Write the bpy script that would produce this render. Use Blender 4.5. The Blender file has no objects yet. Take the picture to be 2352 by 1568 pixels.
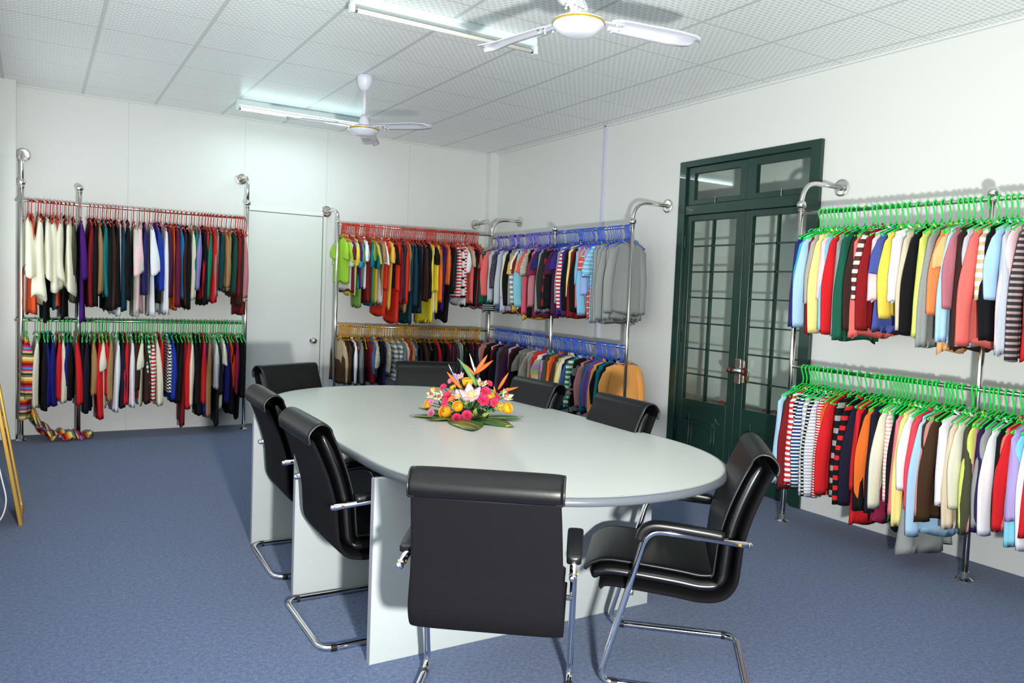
import bpy, bmesh, math, random
from mathutils import Vector, Matrix, noise
PI = math.pi
S = bpy.context.scene
C = S.collection

# ------------------------------------------------------------------ camera, light, exposure
H = 3.095                                   # ceiling height
cam_d = bpy.data.cameras.new('camera')
cam = bpy.data.objects.new('camera', cam_d); C.objects.link(cam)
cam_d.sensor_width = 36.0
cam_d.lens = 1795.7 * 36.0 / 2352.0
cam_d.clip_start = 0.05
yaw, pitch, roll = 0.5485, -0.0607, 0.0405
fw = Vector((math.sin(yaw)*math.cos(pitch), math.cos(yaw)*math.cos(pitch), math.sin(pitch)))
rt = Vector((math.cos(yaw), -math.sin(yaw), 0)); up = rt.cross(fw)
R_ = rt*math.cos(roll) + up*math.sin(roll); U_ = -rt*math.sin(roll) + up*math.cos(roll)
m = Matrix((R_, U_, -fw)).transposed().to_4x4()
m.translation = Vector((-4.6869, -8.2223, 1.4481))
cam.matrix_world = m
S.camera = cam
S.view_settings.view_transform = 'Standard'
S.view_settings.look = 'None'
S.view_settings.exposure = 0.46
S.view_settings.gamma = 1.0
S.view_settings.use_curve_mapping = False

w = bpy.data.worlds.new('world'); S.world = w; w.use_nodes = True
w.node_tree.nodes['Background'].inputs[0].default_value = (1.0, 1.0, 0.98, 1)
w.node_tree.nodes['Background'].inputs[1].default_value = 0.10

def lamp(name, kind, loc, energy, color, rot=(0,0,0), **kw):
    d = bpy.data.lights.new(name, kind); d.energy = energy; d.color = color
    for k, v in kw.items(): setattr(d, k, v)
    o = bpy.data.objects.new(name, d); C.objects.link(o); o.location = loc; o.rotation_euler = rot
    return o
# the photographer's flash, just beside and below the camera
lamp('flash_light', 'SPOT', (-4.15, -8.27, 1.03), 650, (1.0, 1.0, 0.965), Vector((-.27, -.88, -.42)).to_track_quat('Z', 'Y').to_euler(), shadow_soft_size=0.07, spot_size=math.radians(160), spot_blend=1.0)
# area lamps added as ambient fill, set at the left wall's windows
for wy, sy_ in ((-1.15, 1.5), (-3.75, 1.7), (-6.35, 1.7)):
    lamp('window_fill_light', 'AREA', (-4.93, wy, 1.7), 5, (0.97, 1.0, 0.98), (0, -PI/2, 0), shape='RECTANGLE', size=1.7, size_y=sy_)
# ------------------------------------------------------------------ helpers
def lin(h):
    h = h.lstrip('#'); r = [int(h[i:i+2], 16)/255 for i in (0, 2, 4)]
    return tuple((c/12.92 if c <= .04045 else ((c+.055)/1.055)**2.4) for c in r) + (1,)
def newmat(name):
    m = bpy.data.materials.new(name); m.use_nodes = True
    nt = m.node_tree; b = nt.nodes['Principled BSDF']
    return m, nt, b
def mat(name, col, rough=.5, metal=0.0, coat=0.0, spec=None, noise_amt=0.0, noise_scale=50, bump=0.0, bump_scale=200, trans=0.0, emit=None, estr=0, sheen=0.0, alpha=None):
    m, nt, b = newmat(name)
    c = lin(col) if isinstance(col, str) else tuple(col) + (1,)
    b.inputs['Base Color'].default_value = c
    b.inputs['Roughness'].default_value = rough; b.inputs['Metallic'].default_value = metal
    b.inputs['Coat Weight'].default_value = coat; b.inputs['Transmission Weight'].default_value = trans
    if spec is not None: b.inputs['Specular IOR Level'].default_value = spec
    if sheen: b.inputs['Sheen Weight'].default_value = sheen
    if emit: b.inputs['Emission Color'].default_value = lin(emit); b.inputs['Emission Strength'].default_value = estr
    if noise_amt:
        tc = nt.nodes.new('ShaderNodeTexCoord'); n = nt.nodes.new('ShaderNodeTexNoise'); n.inputs['Scale'].default_value = noise_scale
        n.inputs['Detail'].default_value = 4
        nt.links.new(tc.outputs['Object'], n.inputs['Vector'])
        mx = nt.nodes.new('ShaderNodeMix'); mx.data_type = 'RGBA'
        mx.inputs[6].default_value = tuple(x*(1-noise_amt) for x in c[:3]) + (1,)
        mx.inputs[7].default_value = tuple(min(1, x*(1+noise_amt)) for x in c[:3]) + (1,)
        nt.links.new(n.outputs['Fac'], mx.inputs[0]); nt.links.new(mx.outputs[2], b.inputs['Base Color'])
    if bump:
        tc = nt.nodes.new('ShaderNodeTexCoord'); n = nt.nodes.new('ShaderNodeTexNoise'); n.inputs['Scale'].default_value = bump_scale
        nt.links.new(tc.outputs['Object'], n.inputs['Vector'])
        bp = nt.nodes.new('ShaderNodeBump'); bp.inputs['Strength'].default_value = bump; bp.inputs['Distance'].default_value = .002
        nt.links.new(n.outputs['Fac'], bp.inputs['Height']); nt.links.new(bp.outputs['Normal'], b.inputs['Normal'])
    return m
def math_node(nt, op, a, b=None):
    n = nt.nodes.new('ShaderNodeMath'); n.operation = op
    for i, v in enumerate((a, b)):
        if v is None: continue
        if isinstance(v, (int, float)): n.inputs[i].default_value = v
        else: nt.links.new(v, n.inputs[i])
    return n.outputs[0]
def mixc(nt, fac, a, b):
    mx = nt.nodes.new('ShaderNodeMix'); mx.data_type = 'RGBA'
    nt.links.new(fac, mx.inputs[0])
    for k, v in ((6, a), (7, b)):
        if isinstance(v, tuple): mx.inputs[k].default_value = v
        else: nt.links.new(v, mx.inputs[k])
    return mx.outputs[2]
def posn(nt):
    g = nt.nodes.new('ShaderNodeNewGeometry'); s = nt.nodes.new('ShaderNodeSeparateXYZ'); nt.links.new(g.outputs['Position'], s.inputs[0]); return s.outputs
def objn(nt):
    g = nt.nodes.new('ShaderNodeTexCoord'); s = nt.nodes.new('ShaderNodeSeparateXYZ'); nt.links.new(g.outputs['Object'], s.inputs[0]); return s.outputs

def link(name, me, m=None, parent=None, smooth=False):
    o = bpy.data.objects.new(name, me); C.objects.link(o)
    if m is not None and len(me.materials) == 0: me.materials.append(m)
    if parent: o.parent = parent
    if smooth: me.polygons.foreach_set('use_smooth', [True]*len(me.polygons))
    return o
def obj(name, bm, m=None, parent=None, smooth=False, bevel=0, subsurf=0, solid=0, autosmooth=False):
    me = bpy.data.meshes.new(name)
    bmesh.ops.recalc_face_normals(bm, faces=bm.faces[:])
    bm.to_mesh(me); bm.free()
    o = link(name, me, m, parent, smooth)
    if solid:
        md = o.modifiers.new('solid', 'SOLIDIFY'); md.thickness = solid; md.offset = 0
    if bevel:
        md = o.modifiers.new('bevel', 'BEVEL'); md.width = bevel; md.segments = 3; md.limit_method = 'ANGLE'
    if subsurf:
        md = o.modifiers.new('sub', 'SUBSURF'); md.levels = subsurf; md.render_levels = subsurf
    return o
def tag(o, label=None, cat=None, group=None, kind=None):
    if label: o['label'] = label
    if cat: o['category'] = cat
    if group: o['group'] = group
    if kind: o['kind'] = kind
    return o
def empty(name, loc=(0,0,0), rz=0):
    o = bpy.data.objects.new(name, None); C.objects.link(o); o.location = loc; o.rotation_euler = (0, 0, rz); o.empty_display_size = .1
    return o
def struct(name, bm, m, parent=None, **k):
    o = obj(name, bm, m, parent, **k)
    if not parent: o['kind'] = 'structure'
    return o
def box(bm, x0, x1, y0, y1, z0, z1):
    v = [bm.verts.new(p) for p in ((x0,y0,z0),(x1,y0,z0),(x1,y1,z0),(x0,y1,z0),(x0,y0,z1),(x1,y0,z1),(x1,y1,z1),(x0,y1,z1))]
    for f in ((0,3,2,1),(4,5,6,7),(0,1,5,4),(1,2,6,5),(2,3,7,6),(3,0,4,7)): bm.faces.new([v[i] for i in f])
    return v
def B(*boxes):
    bm = bmesh.new()
    for b in boxes: box(bm, *b)
    return bm
def fillet(pts, r, n=6):
    pts = [Vector(p) for p in pts]; out = [pts[0]]
    for i in range(1, len(pts)-1):
        a, b, c = pts[i-1], pts[i], pts[i+1]
        d1 = (a-b); d2 = (c-b); rr = min(r, d1.length*(.97 if i == 1 else .49), d2.length*(.97 if i == len(pts)-2 else .49))
        p1 = b + d1.normalized()*rr; p2 = b + d2.normalized()*rr
        for k in range(n+1):
            t = k/n; out.append((1-t)**2*p1 + 2*t*(1-t)*b + t*t*p2)
    out.append(pts[-1]); return out
def tube(bm, pts, r, seg=10, cap=True, rf=None):
    pts = [Vector(p) for p in pts]; rings = []
    t0 = (pts[1]-pts[0]).normalized()
    nrm = t0.orthogonal().normalized()
    for i, p in enumerate(pts):
        if i == 0: t = t0
        elif i == len(pts)-1: t = (pts[i]-pts[i-1]).normalized()
        else: t = ((pts[i+1]-pts[i]).normalized() + (pts[i]-pts[i-1]).normalized()).normalized()
        nrm = (nrm - t*nrm.dot(t)).normalized(); bn = t.cross(nrm)
        rr = rf(i/(len(pts)-1)) if rf else r
        rings.append([bm.verts.new(p + (nrm*math.cos(2*PI*k/seg) + bn*math.sin(2*PI*k/seg))*rr) for k in range(seg)])
    for a, b in zip(rings, rings[1:]):
        for k in range(seg): bm.faces.new((a[k], a[(k+1)%seg], b[(k+1)%seg], b[k]))
    if cap:
        bm.faces.new(rings[0][::-1]); bm.faces.new(rings[-1])
def lathe(bm, prof, seg=24, at=(0,0,0), axis='Z'):
    at = Vector(at); rings = []
    for r, z in prof:
        if r < 1e-6: rings.append([bm.verts.new(at + Vector((0,0,z)))])
        else: rings.append([bm.verts.new(at + Vector((r*math.cos(2*PI*k/seg), r*math.sin(2*PI*k/seg), z))) for k in range(seg)])
    for a, b in zip(rings, rings[1:]):
        for k in range(seg):
            q = (k+1) % seg
            if len(a) == 1 and len(b) == 1: continue
            if len(a) == 1: bm.faces.new((a[0], b[k], b[q]))
            elif len(b) == 1: bm.faces.new((a[k], a[q], b[0]))
            else: bm.faces.new((a[k], a[q], b[q], b[k]))
    if len(rings[0]) > 1: bm.faces.new(rings[0][::-1])
    if len(rings[-1]) > 1: bm.faces.new(rings[-1])
def xform(bm, M):
    bmesh.ops.transform(bm, matrix=M, verts=bm.verts[:])
def sphere(bm, c, r, u=16, v=10, sx=1, sy=1, sz=1):
    M = Matrix.Translation(c) @ Matrix.Diagonal((sx, sy, sz, 1))
    bmesh.ops.create_uvsphere(bm, u_segments=u, v_segments=v, radius=r, matrix=M)
def catmull(P, n=6):
    P = [Vector(p) for p in P]; out = []
    for i in range(len(P)-1):
        p0 = P[i-1] if i else P[0]*2-P[1]; p1, p2 = P[i], P[i+1]; p3 = P[i+2] if i+2 < len(P) else P[-1]*2-P[-2]
        for k in range(n):
            t = k/n
            out.append(.5*((2*p1) + (p2-p0)*t + (2*p0-5*p1+4*p2-p3)*t*t + (3*p1-p0-3*p2+p3)*t**3))
    out.append(P[-1]); return out
def sweep(path, hw, th, off=0.0, n=20, e=3.0, crown=0.0):
    """closed slab swept along a profile in the XZ plane; hw half width, th thickness (numbers or f(t))"""
    bm = bmesh.new(); rings = []; N = len(path)
    hwf = hw if callable(hw) else (lambda t: hw); thf = th if callable(th) else (lambda t: th)
    for i, p in enumerate(path):
        t = (path[min(i+1, N-1)] - path[max(i-1, 0)]); t = Vector((t.x, 0, t.z)).normalized()
        nr = Vector((-t.z, 0, t.x))
        s = i/(N-1); a = hwf(s); b = thf(s)/2
        ring = []
        for k in range(n):
            an = 2*PI*(k+.5)/n; c, sn = math.cos(an), math.sin(an)
            yy = a*math.copysign(abs(c)**(2/e), c); nn = b*math.copysign(abs(sn)**(2/e), sn)
            if crown and nn > 0: nn += crown*(1-(yy/a)**2)
            ring.append(bm.verts.new(Vector((p.x, 0, p.z)) + nr*(nn+off) + Vector((0, yy, 0))))
        rings.append(ring)
    for A, Bq in zip(rings, rings[1:]):
        for k in range(n): bm.faces.new((A[k], A[(k+1)%n], Bq[(k+1)%n], Bq[k]))
    for r, flip in ((rings[0], 1), (rings[-1], 0)):
        c = sum((v.co for v in r), Vector())/n; cv = bm.verts.new(c)
        for k in range(n): bm.faces.new((r[k], r[(k+1)%n], cv))
    return bm
def edge_path(path, hw, off):
    N = len(path); L = []
    for i, p in enumerate(path):
        t = (path[min(i+1, N-1)] - path[max(i-1, 0)]); t = Vector((t.x, 0, t.z)).normalized(); nr = Vector((-t.z, 0, t.x))
        L.append(Vector((p.x, hw, p.z)) + nr*off)
    return L

def copy_tree(o, parent=None):
    c = o.copy(); C.objects.link(c)
    if parent: c.parent = parent
    for ch in o.children: copy_tree(ch, c)
    return c

# ------------------------------------------------------------------ materials
M = {}
M['wallpaint'] = mat('wall_paint', (.78, .79, .765), .45, bump=.05, bump_scale=90)
M['trimpaint'] = mat('trim_paint', (.76, .78, .76), .5)
M['doorpaint'] = mat('door_paint', (.75, .77, .75), .35)
M['green'] = mat('green_gloss_paint', '#12332a', .32, coat=.25, noise_amt=.25, noise_scale=6, bump=.12, bump_scale=30)
m, nt, b = newmat('window_glass'); nt.nodes.remove(b)
_t = nt.nodes.new('ShaderNodeBsdfTransparent'); _t.inputs[0].default_value = (.93, .97, .95, 1)
_g = nt.nodes.new('ShaderNodeBsdfGlossy'); _g.inputs['Roughness'].default_value = .03
_f = nt.nodes.new('ShaderNodeLayerWeight'); _ff = math_node(nt, 'ADD', math_node(nt, 'MULTIPLY', math_node(nt, 'POWER', _f.outputs['Facing'], 4), .5), .035)
_m = nt.nodes.new('ShaderNodeMixShader'); nt.links.new(_ff, _m.inputs[0]); nt.links.new(_t.outputs[0], _m.inputs[1]); nt.links.new(_g.outputs[0], _m.inputs[2])
nt.links.new(_m.outputs[0], nt.nodes['Material Output'].inputs['Surface'])
M['glass'] = m
M['chrome'] = mat('chrome', (.80, .80, .82), .10, metal=1)
M['steel'] = mat('brushed_steel', (.72, .70, .66), .16, metal=1)
M['leather'] = mat('black_leather', '#08080a', .38, spec=.28, bump=.12, bump_scale=260)
M['leather2'] = mat('black_leather_side', '#08080a', .27, spec=.55)
M['fabric'] = mat('black_mesh_fabric', '#0d0c10', .9, spec=.15, noise_amt=.4, noise_scale=900, bump=.3, bump_scale=900)
M['plastic'] = mat('black_plastic', '#111112', .38)
M['thread'] = mat('piping', '#1b1b1d', .35)
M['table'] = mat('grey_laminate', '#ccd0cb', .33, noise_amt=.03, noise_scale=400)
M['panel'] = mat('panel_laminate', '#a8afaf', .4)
M['edge'] = mat('table_edge_band', '#595e65', .35)
M['cutedge'] = mat('panel_edge_strip', '#8f8f96', .45)
M['fanwhite'] = mat('fan_enamel', '#dfe2ec', .25, coat=.3)
M['gold'] = mat('gold_ring', '#c2a23c', .3, metal=.7)
M['goldframe'] = mat('gilt_frame', '#b08a3c', .35, metal=.55)
M['mirror'] = mat('mirror_glass', (.9, .92, .92), .02, metal=1)
M['cable'] = mat('white_cable', '#dcdcdc', .5)
M['lampwhite'] = mat('lamp_enamel', '#dfeeee', .35)
M['tubeoff'] = mat('lamp_tube_off', '#ecebe0', .3)
M['tubeon'] = mat('lamp_tube_lit', '#ffffff', .3, emit='#d9ffff', estr=7)
M['brassy'] = mat('brass_screw', '#c79b45', .3, metal=1)
M['redbow'] = mat('red_ribbon', '#c0281c', .45)
M['wood'] = mat('brown_lock_wood', '#5a1d16', .3, coat=.4)
M['tag'] = mat('blue_sticker', '#7db7e0', .5)

# carpet
m, nt, b = newmat('blue_carpet')
tc = nt.nodes.new('ShaderNodeTexCoord')
n1 = nt.nodes.new('ShaderNodeTexNoise'); n1.inputs['Scale'].default_value = 230; n1.inputs['Detail'].default_value = 3
n2 = nt.nodes.new('ShaderNodeTexNoise'); n2.inputs['Scale'].default_value = 55; n2.inputs['Detail'].default_value = 6; n2.inputs['Roughness'].default_value = .7
nt.links.new(tc.outputs['Object'], n1.inputs['Vector']); nt.links.new(tc.outputs['Object'], n2.inputs['Vector'])
f = math_node(nt, 'ADD', math_node(nt, 'MULTIPLY', n1.outputs['Fac'], .55), math_node(nt, 'MULTIPLY', n2.outputs['Fac'], .45))
cr = nt.nodes.new('ShaderNodeValToRGB'); nt.links.new(f, cr.inputs[0])
cr.color_ramp.elements[0].position = .36; cr.color_ramp.elements[0].color = lin('#1e2f4e')
cr.color_ramp.elements[1].position = .66; cr.color_ramp.elements[1].color = lin('#677fa9')
e = cr.color_ramp.elements.new(.5); e.color = lin('#39517a')
nt.links.new(cr.outputs[0], b.inputs['Base Color']); b.inputs['Roughness'].default_value = .95; b.inputs['Sheen Weight'].default_value = .2
bp = nt.nodes.new('ShaderNodeBump'); bp.inputs['Strength'].default_value = .5; bp.inputs['Distance'].default_value = .004
nt.links.new(n1.outputs['Fac'], bp.inputs['Height']); nt.links.new(bp.outputs['Normal'], b.inputs['Normal'])
M['carpet'] = m

# ceiling tiles: 0.6 m grid with a woven pattern of small squares
m, nt, b = newmat('ceiling_tiles')
p = posn(nt)
gx = math_node(nt, 'ABSOLUTE', math_node(nt, 'SUBTRACT', math_node(nt, 'MODULO', math_node(nt, 'ADD', p[0], .13+60.0+.3), .6), .3))
gy = math_node(nt, 'ABSOLUTE', math_node(nt, 'SUBTRACT', math_node(nt, 'MODULO', math_node(nt, 'ADD', p[1], .382+.622*100+.311), .622), .311))
barx = math_node(nt, 'LESS_THAN', gx, .013); bary = math_node(nt, 'LESS_THAN', gy, .0055)
tc = nt.nodes.new('ShaderNodeTexCoord'); mp = nt.nodes.new('ShaderNodeMapping')
nt.links.new(tc.outputs['Object'], mp.inputs[0])
br = nt.nodes.new('ShaderNodeTexBrick'); br.offset = .5; br.squash = 1
nt.links.new(mp.outputs[0], br.inputs['Vector'])
br.inputs['Scale'].default_value = 1; br.inputs['Brick Width'].default_value = .045; br.inputs['Row Height'].default_value = .03
br.inputs['Mortar Size'].default_value = .0075; br.inputs['Mortar Smooth'].default_value = .1
br.inputs['Color1'].default_value = lin('#d6dedc'); br.inputs['Color2'].default_value = lin('#d8e0de'); br.inputs['Mortar'].default_value = lin('#fbffff')
c1 = mixc(nt, barx, br.outputs['Color'], lin('#ccd3d1')); c2 = mixc(nt, bary, c1, lin('#ccd3d1'))
nt.links.new(c2, b.inputs['Base Color']); b.inputs['Roughness'].default_value = .32
b.inputs['Specular IOR Level'].default_value = .45
M['ceiling'] = m

# back wall with faint board joints
m, nt, b = newmat('wall_boards')
p = posn(nt); acc = None
for xs in (-2.894, -2.048, -1.106, -3.95):
    q = math_node(nt, 'LESS_THAN', math_node(nt, 'ABSOLUTE', math_node(nt, 'SUBTRACT', p[0], xs)), .0028)
    acc = q if acc is None else math_node(nt, 'MAXIMUM', acc, q)
nz = nt.nodes.new('ShaderNodeTexNoise'); nz.inputs['Scale'].default_value = 1.3
col = mixc(nt, acc, (.775, .785, .765, 1), (.60, .64, .62, 1))
nt.links.new(col, b.inputs['Base Color']); b.inputs['Roughness'].default_value = .4
M['boards'] = m

# ------------------------------------------------------------------ structure
X0 = -4.95; YR = -9.6
struct('floor', B((X0-.1, 1.6, YR, .1, -.1, 0)), M['carpet'])
struct('ceiling', B((X0-.1, .1, YR, .1, H, H+.1)), M['ceiling'])
struct('wall_back', B((X0-.1, .1, 0, .1, 0, H)), M['boards'])
DY0, DY1, DZ = -4.617, -3.217, 2.612        # green door opening in the right wall
struct('wall_right', B((0, .1, DY1, 0, 0, H), (0, .1, YR, DY0, 0, H), (0, .1, DY0, DY1, DZ, H)), M['wallpaint'])
wins = [(-1.9, -.27), (-4.6, -2.9), (-7.2, -5.5)]  # only the first is in view; the others are added for fill light
bm = bmesh.new(); ys = [0]
for a, c in wins: ys += [c, a]
ys.append(YR)
for i in range(0, len(ys), 2): box(bm, X0-.1, X0, ys[i+1], ys[i], 0, H)
for a, c in wins: box(bm, X0-.1, X0, a, c, 0, .8); box(bm, X0-.1, X0, a, c, 2.6, H)
struct('wall_left', bm, M['wallpaint'])
M['day'] = mat('daylight_pane', '#ffffff', .5, emit='#d8f2ff', estr=0.45)
for i, (a, c) in enumerate(wins):
    f = struct('window_%d' % (i+1), B((X0-.09, X0-.01, a, a+.05, .8, 2.6), (X0-.09, X0-.01, c-.05, c, .8, 2.6), (X0-.09, X0-.01, a, c, .8, .85), (X0-.09, X0-.01, a, c, 2.55, 2.6), (X0-.09, X0-.01, (a+c)/2-.02, (a+c)/2+.02, .8, 2.6)), M['trimpaint'])
    obj('pane', B((X0-.065, X0-.06, a+.04, c-.04, .84, 2.56)), M['day'], f)
struct('trim_1', B((X0, -4.835, -.18, 0, 0, H)), M['trimpaint'])          # boxed column, left corner
struct('trim_2', B((-.115, 0, -.09, 0, 0, H)), M['trimpaint'])            # boxed column, right corner
struct('trim_3', B((-.022, 0, -2.165, -2.125, 0, H)), mat('white_trunking', '#cfd3e2', .4), bevel=.003)   # cable trunking
struct('baseboard_right', B((-.012, 0, YR, DY0, 0, .22)), M['trimpaint'])
# ceiling edge angle along the walls
struct('trim_4', B((-.022, 0, YR, 0, H-.012, H), (X0, 0, -.02, 0, H-.012, H)), M['trimpaint'])

# white flush door in the back wall
dm = struct('door_1', B((-2.85, -2.085, -.014, 0, .005, 2.18)), M['doorpaint'], bevel=.003)
bm = bmesh.new(); lathe(bm, [(0, 0), (.036, 0), (.036, .006), (.014, .012), (.013, .035), (.028, .045), (.031, .06), (.024, .072), (0, .075)], 24)
xform(bm, Matrix.Translation((-2.162, -.014, .865)) @ Matrix.Rotation(PI/2, 4, 'X')); kn = obj('door_knob', bm, M['steel'], dm, smooth=True)
bm = bmesh.new(); lathe(bm, [(0, 0), (.007, 0), (.007, .004), (0, .004)], 12); xform(bm, Matrix.Translation((-2.162, -.089, .865)) @ Matrix.Rotation(PI/2, 4, 'X')); obj('keyhole', bm, M['plastic'], kn)
struct('trim_5', B((-2.078, -2.048, -.02, 0, 0, 2.20), (-2.85, -2.048, -.02, 0, 2.186, 2.2)), M['doorpaint'])
struct('gap_shade', B((-2.855, -2.0785, -.004, 0, 2.1805, 2.1855), (-2.0845, -2.0785, -.006, 0, 0, 2.18)), mat('shadow_gap', '#5c605e', .6))  # dark strips: the shade in the door gap, put into their colour

# green glazed double door in the right wall
fr = struct('door_2', B((-.03, .10, DY0, DY0+.09, 0, DZ), (-.03, .10, DY1-.075, DY1, 0, DZ), (-.03, .10, DY0+.09, DY1-.075, DZ-.05, DZ), (-.02, .10, DY0+.09, DY1-.075, 2.165, 2.245)), M['green'], bevel=.004)
def frame_yz(bm, y0, y1, z0, z1, wl, wr, wb, wt, x0, x1):
    box(bm, x0, x1, y0, y0+wl, z0, z1); box(bm, x0, x1, y1-wr, y1, z0, z1)
    box(bm, x0, x1, y0+wl, y1-wr, z0, z0+wb); box(bm, x0, x1, y0+wl, y1-wr, z1-wt, z1)
ymid = -3.935
# transom lights
for (a, c) in ((DY0+.09, ymid-.002), (ymid+.002, DY1-.075)):
    bm = bmesh.new(); g0, g1 = (-4.53, -4.028) if a < -4.2 else (-3.87, -3.372)
    frame_yz(bm, a, c, 2.247, DZ-.052, g0-a, c-g1, .043, .055, -.005, .04)
    t_ = obj('transom_light', bm, M['green'], fr, bevel=.004)
    obj('pane', B((.012, .018, g0-.01, g1+.01, 2.28, 2.52)), M['glass'], t_)
    bm = bmesh.new(); tube(bm, [(-.012, (g0+g1)/2, 2.235), (-.012, (g0+g1)/2, 2.30)], .004, 8); obj('latch', bm, M['steel'], t_)
# leaves
for side, (a, c, g0, g1) in enumerate(((DY0+.09, ymid-.002, -4.50, -4.008), (ymid+.002, DY1-.075, -3.848, -3.352))):
    bm = bmesh.new()
    frame_yz(bm, a, c, .01, 2.163, g0-a, c-g1, .62, .05, 0, .045)
    lf = obj('door_leaf', bm, M['green'], fr, bevel=.004)
    gm = (g0+g1)/2 + .006
    mb = B((.006, .038, gm-.007, gm+.007, .63, 2.114))
    for k in range(1, 7): box(mb, .006, .038, g0, g1, .63+.2125*k-.006, .63+.2125*k+.006)
    obj('muntin', mb, M['green'], lf)
    obj('pane', B((.020, .025, g0-.01, g1+.01, .62, 2.12)), M['glass'], lf)
    # raised ogee panel
    bm = bmesh.new(); yc, zc, hwid, hh = (g0+g1)/2, .30, .20, .22
    for sc, xo, th in ((1.0, -.001, .010), (.78, -.002, .008)):
        pts = []
        W2, H2, n_ = hwid*sc, hh*sc, .055*sc
        for sx, sz in ((1,1),(-1,1),(-1,-1),(1,-1)):
            seq = []
            for k in range(7):
                an = PI + k/6*PI/2
                seq.append((sx*(W2 + n_*math.cos(an)), sz*(H2 + n_*math.sin(an)) ))
            seq2 = [(sx*W2, sz*(H2-n_))]; 
            arc = [(sx*(W2 - n_*math.sin(t)), sz*(H2 - n_*math.cos(t))) for t in [PI/2*(k/6) for k in range(7)]]
            arc = arc if sx*sz < 0 else arc[::-1]
            pts += arc
        loop = [(xo, yc+u, zc+v) for u, v in pts]; loop.append(loop[0])
        tube(bm, loop, th, 6)
    obj('panel_moulding', bm, M['green'], lf, smooth=True)
    for hz in (.35, 1.1, 1.9):
        yy = a+.004 if side == 0 else c-.004
        bm = bmesh.new(); tube(bm, [(-.006, yy, hz), (-.006, yy, hz+.09)], .008, 8); obj('hinge', bm, M['green'], lf)
bm = bmesh.new(); tube(bm, [(-.012, ymid+.012, .10), (-.012, ymid+.012, .30)], .006, 8); obj('floor_bolt', bm, M['steel'], fr)
lk = obj('door_lock', B((-.035, 0, -4.005, -3.945, .82, 1.02), (-.028, 0, -4.035, -4.008, .83, 1.01)), mat('hammered_metal', '#8a8178', .3, metal=.8, bump=.8, bump_scale=60), fr, bevel=.006)
bm = bmesh.new(); tube(bm, [(-.055, -4.045, .925), (-.055, -3.935, .925)], .024, 16); obj('lock_barrel', bm, M['steel'], lk, smooth=True)
for yy in (-4.065, -3.925):
    bm = bmesh.new(); sphere(bm, (-.055, yy, .925), .031, sy=.7); obj('lock_knob', bm, M['wood'], lk, smooth=True)
bm = bmesh.new(); lathe(bm, [(.0, 0), (.018, 0), (.018, .006), (.009, .008), (0, .008)], 16); xform(bm, Matrix.Translation((-.055, -3.903, .925)) @ Matrix.Rotation(-PI/2, 4, 'X')); obj('lock_cylinder', bm, M['steel'], lk)
bm = B((-.056, -.052, -4.112, -4.088, .865, .895), (-.056, -.052, -4.105, -4.097, .835, .868)); tube(bm, [(-.054, -4.09, .925), (-.054, -4.115, .922), (-.054, -4.105, .89)], .0025, 6)
obj('key', bm, M['brassy'], lk)
# what stands behind the glass: passage and a low shelf
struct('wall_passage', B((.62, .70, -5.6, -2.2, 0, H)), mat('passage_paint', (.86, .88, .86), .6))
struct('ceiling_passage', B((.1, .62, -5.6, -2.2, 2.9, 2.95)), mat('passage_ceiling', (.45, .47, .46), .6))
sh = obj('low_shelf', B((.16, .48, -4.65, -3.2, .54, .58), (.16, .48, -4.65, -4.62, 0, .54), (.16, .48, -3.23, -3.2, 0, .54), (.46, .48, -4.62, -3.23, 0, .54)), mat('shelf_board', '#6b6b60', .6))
tag(sh, 'grey low shelf seen through the lower panes of the green door', 'shelf')
for (yy, lb) in ((-4.10, 'red ribbon bow behind the right leaf of the green door'), (-3.62, 'red ribbon bow behind the left leaf of the green door')):
    bm = bmesh.new()
    for sg in (-1, 1):
        loop = [(0, 0, .02)] + [(.0 + .012*math.sin(t), sg*(.035+.032*math.cos(PI+t)), .02+.02*math.sin(t)) for t in [k*PI/4 for k in range(1, 8)]] + [(0, 0, .02)]
        tube(bm, loop, .008, 6)
        tube(bm, [(0, 0, .02), (-.01, sg*.03, .004), (-.02, sg*.045, .006)], .006, 6)
    sphere(bm, (0, 0, .02), .013)
    o = obj('ribbon_bow', bm, M['redbow'], None, smooth=True); o.location = (.22, yy, .583); tag(o, lb, 'bow')

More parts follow.
